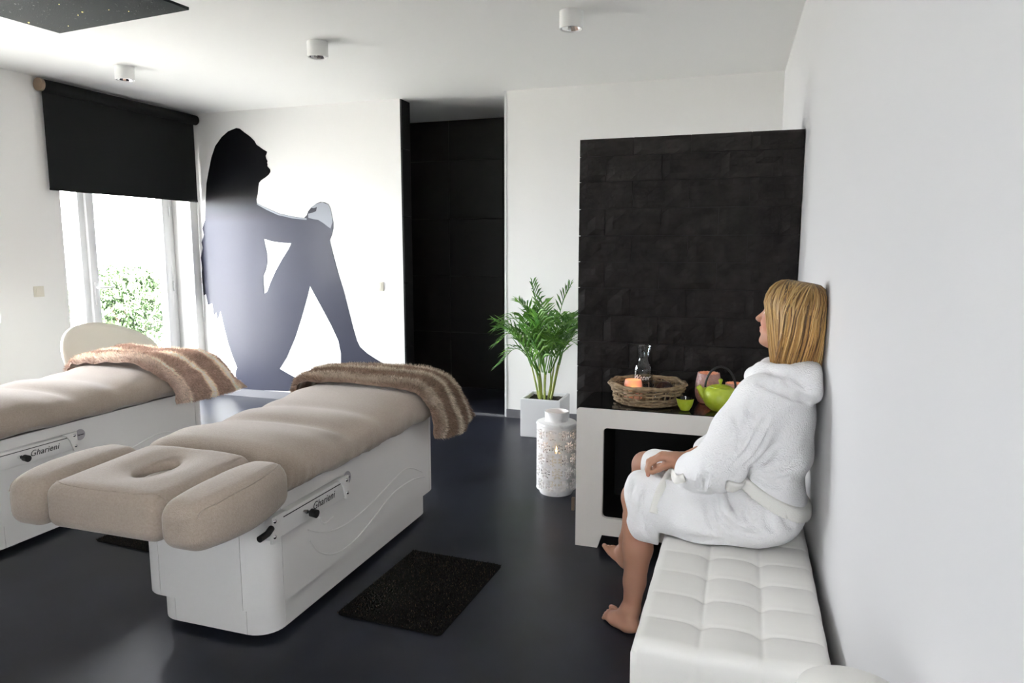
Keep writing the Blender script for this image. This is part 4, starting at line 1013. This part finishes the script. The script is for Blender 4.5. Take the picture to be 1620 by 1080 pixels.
# collar and hood
Rb.chain([(.045,2.66,1.035),(.075,2.585,1.062),(.14,2.545,1.060),(.205,2.575,1.050),(.235,2.67,1.048),(.20,2.77,1.055),(.10,2.77,1.055),(.05,2.69,1.035)], [.034,.040,.044,.046,.042,.042,.038,.034], .02)
Rb.ell((.20,2.60,1.045), (.072,.070,.062), k=.02); Rb.ell((.222,2.635,1.070), (.046,.090,.040), k=.015); Rb.ell((.228,2.56,1.020), (.042,.055,.050), k=.012)
Rb.cap((.165,2.675,1.06), (.165,2.685,1.24), .058, .066, k=.012, mode='s')                     # neck opening
# soft folds
def on_near(x, z):
    "surface of the robe seen from the near side at elevation (x,z)"
    i = int(round((x-Rb.lo[0])/Rb.h)); k = int(round((z-Rb.lo[2])/Rb.h)); col = Rb.F[np.clip(i,0,Rb.n[0]-1),:,np.clip(k,0,Rb.n[2]-1)]
    j = np.argmax(col < 0); return Rb.lo[1]+Rb.h*j if col.min() < 0 else None
def crease(pts, r0, r1, k=.016, mode='s', out=.35):
    P = []
    for p in bez([(a,0,b) for a,b in pts], 5):
        y = on_near(p.x, p.z)
        if y is not None: P.append((p.x, y-(out*r0 if mode == 's' else -out*r0), p.z))
    for i in range(len(P)-1):
        t = i/max(1,len(P)-2); w = math.sin(math.pi*(.12+.76*t)); r = (r0+(r1-r0)*t)*w
        if abs(P[i][1]-P[i+1][1]) < .04: Rb.cap(P[i], P[i+1], r, r, k=k, mode=mode)
CR = [[(.085,.945),(.055,.87),(.02,.805),(-.03,.765)],[(.10,.90),(.075,.83),(.03,.775),(-.02,.74)],[(.125,.84),(.08,.785),(.02,.745)],
      [(-.10,.745),(-.118,.70),(-.115,.665)],
      [(-.03,.67),(-.01,.615),(.01,.575)],[(.02,.645),(.035,.60),(.06,.565)],[(-.075,.655),(-.05,.585),(.02,.535),(.09,.525)],[(-.10,.635),(-.08,.56),(-.03,.505)],
      [(.10,.625),(.11,.58),(.13,.545)],[(.15,.625),(.17,.58),(.19,.55)],
      [(.06,1.055),(.12,1.035),(.18,1.005),(.225,.985)],[(.09,1.085),(.15,1.065),(.21,1.035)],
      [(-.02,.95),(.01,.90),(.0,.84)],[(.03,.99),(.04,.92)],[(-.375,.63),(-.365,.55),(-.345,.48)],[(-.33,.60),(-.335,.52),(-.30,.45)],[(.16,.72),(.12,.70),(.06,.715)],[(.20,.80),(.16,.77),(.10,.75)],
      [(.0,.48),(-.10,.487),(-.22,.475)]]
for c in CR: crease(c, .013, .009)
for c in [[(.07,.90),(.035,.83),(-.01,.785)],[(-.06,.66),(-.03,.60),(.02,.55)],[(.08,1.07),(.14,1.05),(.20,1.018)],[(.05,.63),(.06,.585)],[(-.355,.60),(-.352,.53),(-.325,.47)]]: crease(c, .011, .009, mode='u', out=.5)
Rb.op(lambda X,Y,Z: .0045*vnoise(X,Y,Z,26,5)+.0018*vnoise(X,Y,Z,75,8), (-1,2,0), (1,4,2), 0, 'add')
# the bench top, the wall and the hem limit the cloth
Rb.op(lambda X,Y,Z: np.where(X > -.262, Z-.4655, .2)+0*Y, (-1,2,0), (1,4,.5), 0, 's')
Rb.op(lambda X,Y,Z: (X-(.283-.0187*(Y-2)-.004))+0*Z, (.1,2,0), (1,4,2), .01, 'i')
Rb.op(lambda X,Y,Z: -(X+.398+.10*(Y-2.64)*(Y > 2.64)-.012*np.sin(Z*40))+0*Y, (-1,2,0), (-.2,4,2), .012, 'i')
# belt hugs the robe on a plane that drops towards the back
def belt_plane(X, Y, Z): return Z-(.690-.50*(X-.01))
Bt = Field(tuple(Rb.lo), tuple(Rb.lo+Rb.h*(Rb.n-1)), Rb.h); Bt.F = np.minimum(Rb.F-.011, 1).astype(np.float32)
Bt.op(lambda X,Y,Z: np.abs(belt_plane(X,Y,Z))*.9-.021+0*Y, (-2,0,0), (2,5,2), .004, 'i')
Bt.op(lambda X,Y,Z: np.maximum(-(X+.055+.25*(Y-2.46)), -(X-.0)-.06)+0*Z, (-2,0,0), (2,5,2), .004, 'i')
Rb.op(lambda X,Y,Z: np.where(np.abs(belt_plane(X,Y,Z)) < .03, .006*np.cos(belt_plane(X,Y,Z)*52), 0)*(X > -.05)+0*Y, (-.06,2,.5), (1,4,.85), 0, 'add')
robe = move(Rb.obj('robe', MAT['robe'], None, 2, .5), person)
belt = move(Bt.obj('belt', MAT['belt'], None, 2, .5), person)
# hanging belt end over the lap
P = []
for x, z in ((-.175,.70),(-.205,.69),(-.235,.668),(-.258,.635),(-.272,.598),(-.280,.565),(-.284,.545)):
    y = on_near(x, z); y = 2.6 if y is None else y; P.append(Vector((x, y-.005, z)))
P[0].y = P[1].y = min(P[0].y, P[1].y, P[2].y+.03)
P = bez(P, 5); v=[];f=[]
for i, p in enumerate(P):
    a = P[max(i-1,0)]; b = P[min(i+1,len(P)-1)]; d = (b-a).normalized(); nn = Vector((-.15,-1,.25)); s = d.cross(nn).normalized()*.0155; nn = s.cross(d).normalized()*.0045
    for q in range(10): t_ = 2*math.pi*q/10; v.append(p+s*math.cos(t_)+nn*math.sin(t_))
    if i:
        for q in range(10): f.append(((i-1)*10+q,(i-1)*10+(q+1)%10,i*10+(q+1)%10,i*10+q))
f += [tuple(range(10))[::-1], tuple(range(len(v)-10,len(v)))]
be = mk('belt_end', v, f, MAT['belt'], None, smooth=True); move(be, belt)

# hair: shoulder-length bob
Hf = Field((.02,2.54,1.02), (.29,2.84,1.42), .005)
Hf.ell(hp(-.020,0,.040), (.104,.090,.094), HR, k=0)
Hf.ell((.196,2.676,1.20), (.064,.072,.125), k=.03); Hf.ell((.170,2.650,1.16), (.052,.046,.08), k=.03)
Hf.ell(hp(.088,.02,-.045), (.085,.085,.120), HR, k=.015, mode='s')
Hf.op(lambda X,Y,Z: (X-(.283-.0187*(Y-2)-.003))+0*Z, (.1,2,0), (1,4,2), .004, 'i')
hv, hfc = Hf.mesh(2)
rn = random.Random(21); vv = [tuple(p) for p in hv]; ff = [tuple(int(i) for i in q) for q in hfc]; cc = [np.array((.22,.125,.055))*.8]*len(vv)
GOLD = [np.array((.58,.34,.11)), np.array((.43,.235,.072)), np.array((.24,.120,.042)), np.array((.72,.48,.20)), np.array((.12,.058,.022))]
def wallx(y): return .283-.0187*(y-2)-.004
crown = hp(-.012,0,.132)
for k in range(1150):
    ph = rn.uniform(-2.55, 2.55)                       # 0 = straight back, +-pi = face; the right side is away from the camera
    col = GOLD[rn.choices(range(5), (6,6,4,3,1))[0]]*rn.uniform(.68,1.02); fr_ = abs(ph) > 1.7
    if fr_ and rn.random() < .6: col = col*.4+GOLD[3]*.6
    rad = rn.uniform(.0011,.0024); zend = 1.068+.03*rn.random()+(-.012 if fr_ else .012)
    start = np.array(crown)+hf*rn.uniform(-.03,.06); pts = []; jit = rn.uniform(0,.010); N = 13
    w1, w2 = rn.uniform(-.010,.010), rn.uniform(0,6.28)
    for i in range(N):
        t = i/(N-1); th_ = min(t*2.1, 1)*1.62                       # over the skull, then hanging
        d = -hf*math.cos(ph)-hr*math.sin(ph)                            # outward direction in the head's level plane (left side = -hr)
        hx = .108+jit if abs(ph) < 1.2 else .098+jit; wd = math.hypot(.112*math.cos(ph), .094*math.sin(ph))+jit-.004
        p = HC+hu*(.030+.105*math.cos(th_))+d*wd*math.sin(th_)+(-hf*.012)
        p = p*(1)+(start-HC-hu*.135)*(1-min(1,t*2.1))
        if t*2.1 > 1:
            q = (t*2.1-1)/1.1; tgt = np.array((p[0]+.004, p[1], zend)); inw = -d*.016*q**2
            if fr_: inw = inw+np.array((.016,-.004,0))*math.sin(q*1.5)-d*.004
            p = p*(1-q)+tgt*q+inw+hf*(.030*max(0,math.sin(abs(ph)))*q**1.5 if abs(ph) < 1.9 else 0)+np.array((0,0,.016*math.sin(ph*9+k%5)))*q
        p = p+np.array((w1*math.sin(t*5+w2)*.8, w1*math.cos(t*4+w2), 0))*t
        p[0] = min(p[0], wallx(p[1])-rad); pts.append(p)
    if pts[-1][1] > 2.83: continue
    bm_r = [rad*(.5+.9*math.sin(math.pi*min(1,.15+.8*(i/(N-1))))) for i in range(N)]
    up = None; base = len(vv)
    for i in range(N):
        a = Vector(pts[max(i-1,0)]); b = Vector(pts[min(i+1,N-1)]); d = (b-a).normalized()
        if up is None: up = d.orthogonal().normalized()
        up = (up-d*up.dot(d)).normalized(); s = d.cross(up)
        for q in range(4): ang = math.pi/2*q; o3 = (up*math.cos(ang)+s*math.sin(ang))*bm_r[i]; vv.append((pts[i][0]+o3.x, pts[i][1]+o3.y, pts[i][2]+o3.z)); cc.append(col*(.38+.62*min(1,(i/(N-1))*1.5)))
        if i:
            for q in range(4): ff.append((base+4*(i-1)+q, base+4*(i-1)+(q+1)%4, base+4*i+(q+1)%4, base+4*i+q))
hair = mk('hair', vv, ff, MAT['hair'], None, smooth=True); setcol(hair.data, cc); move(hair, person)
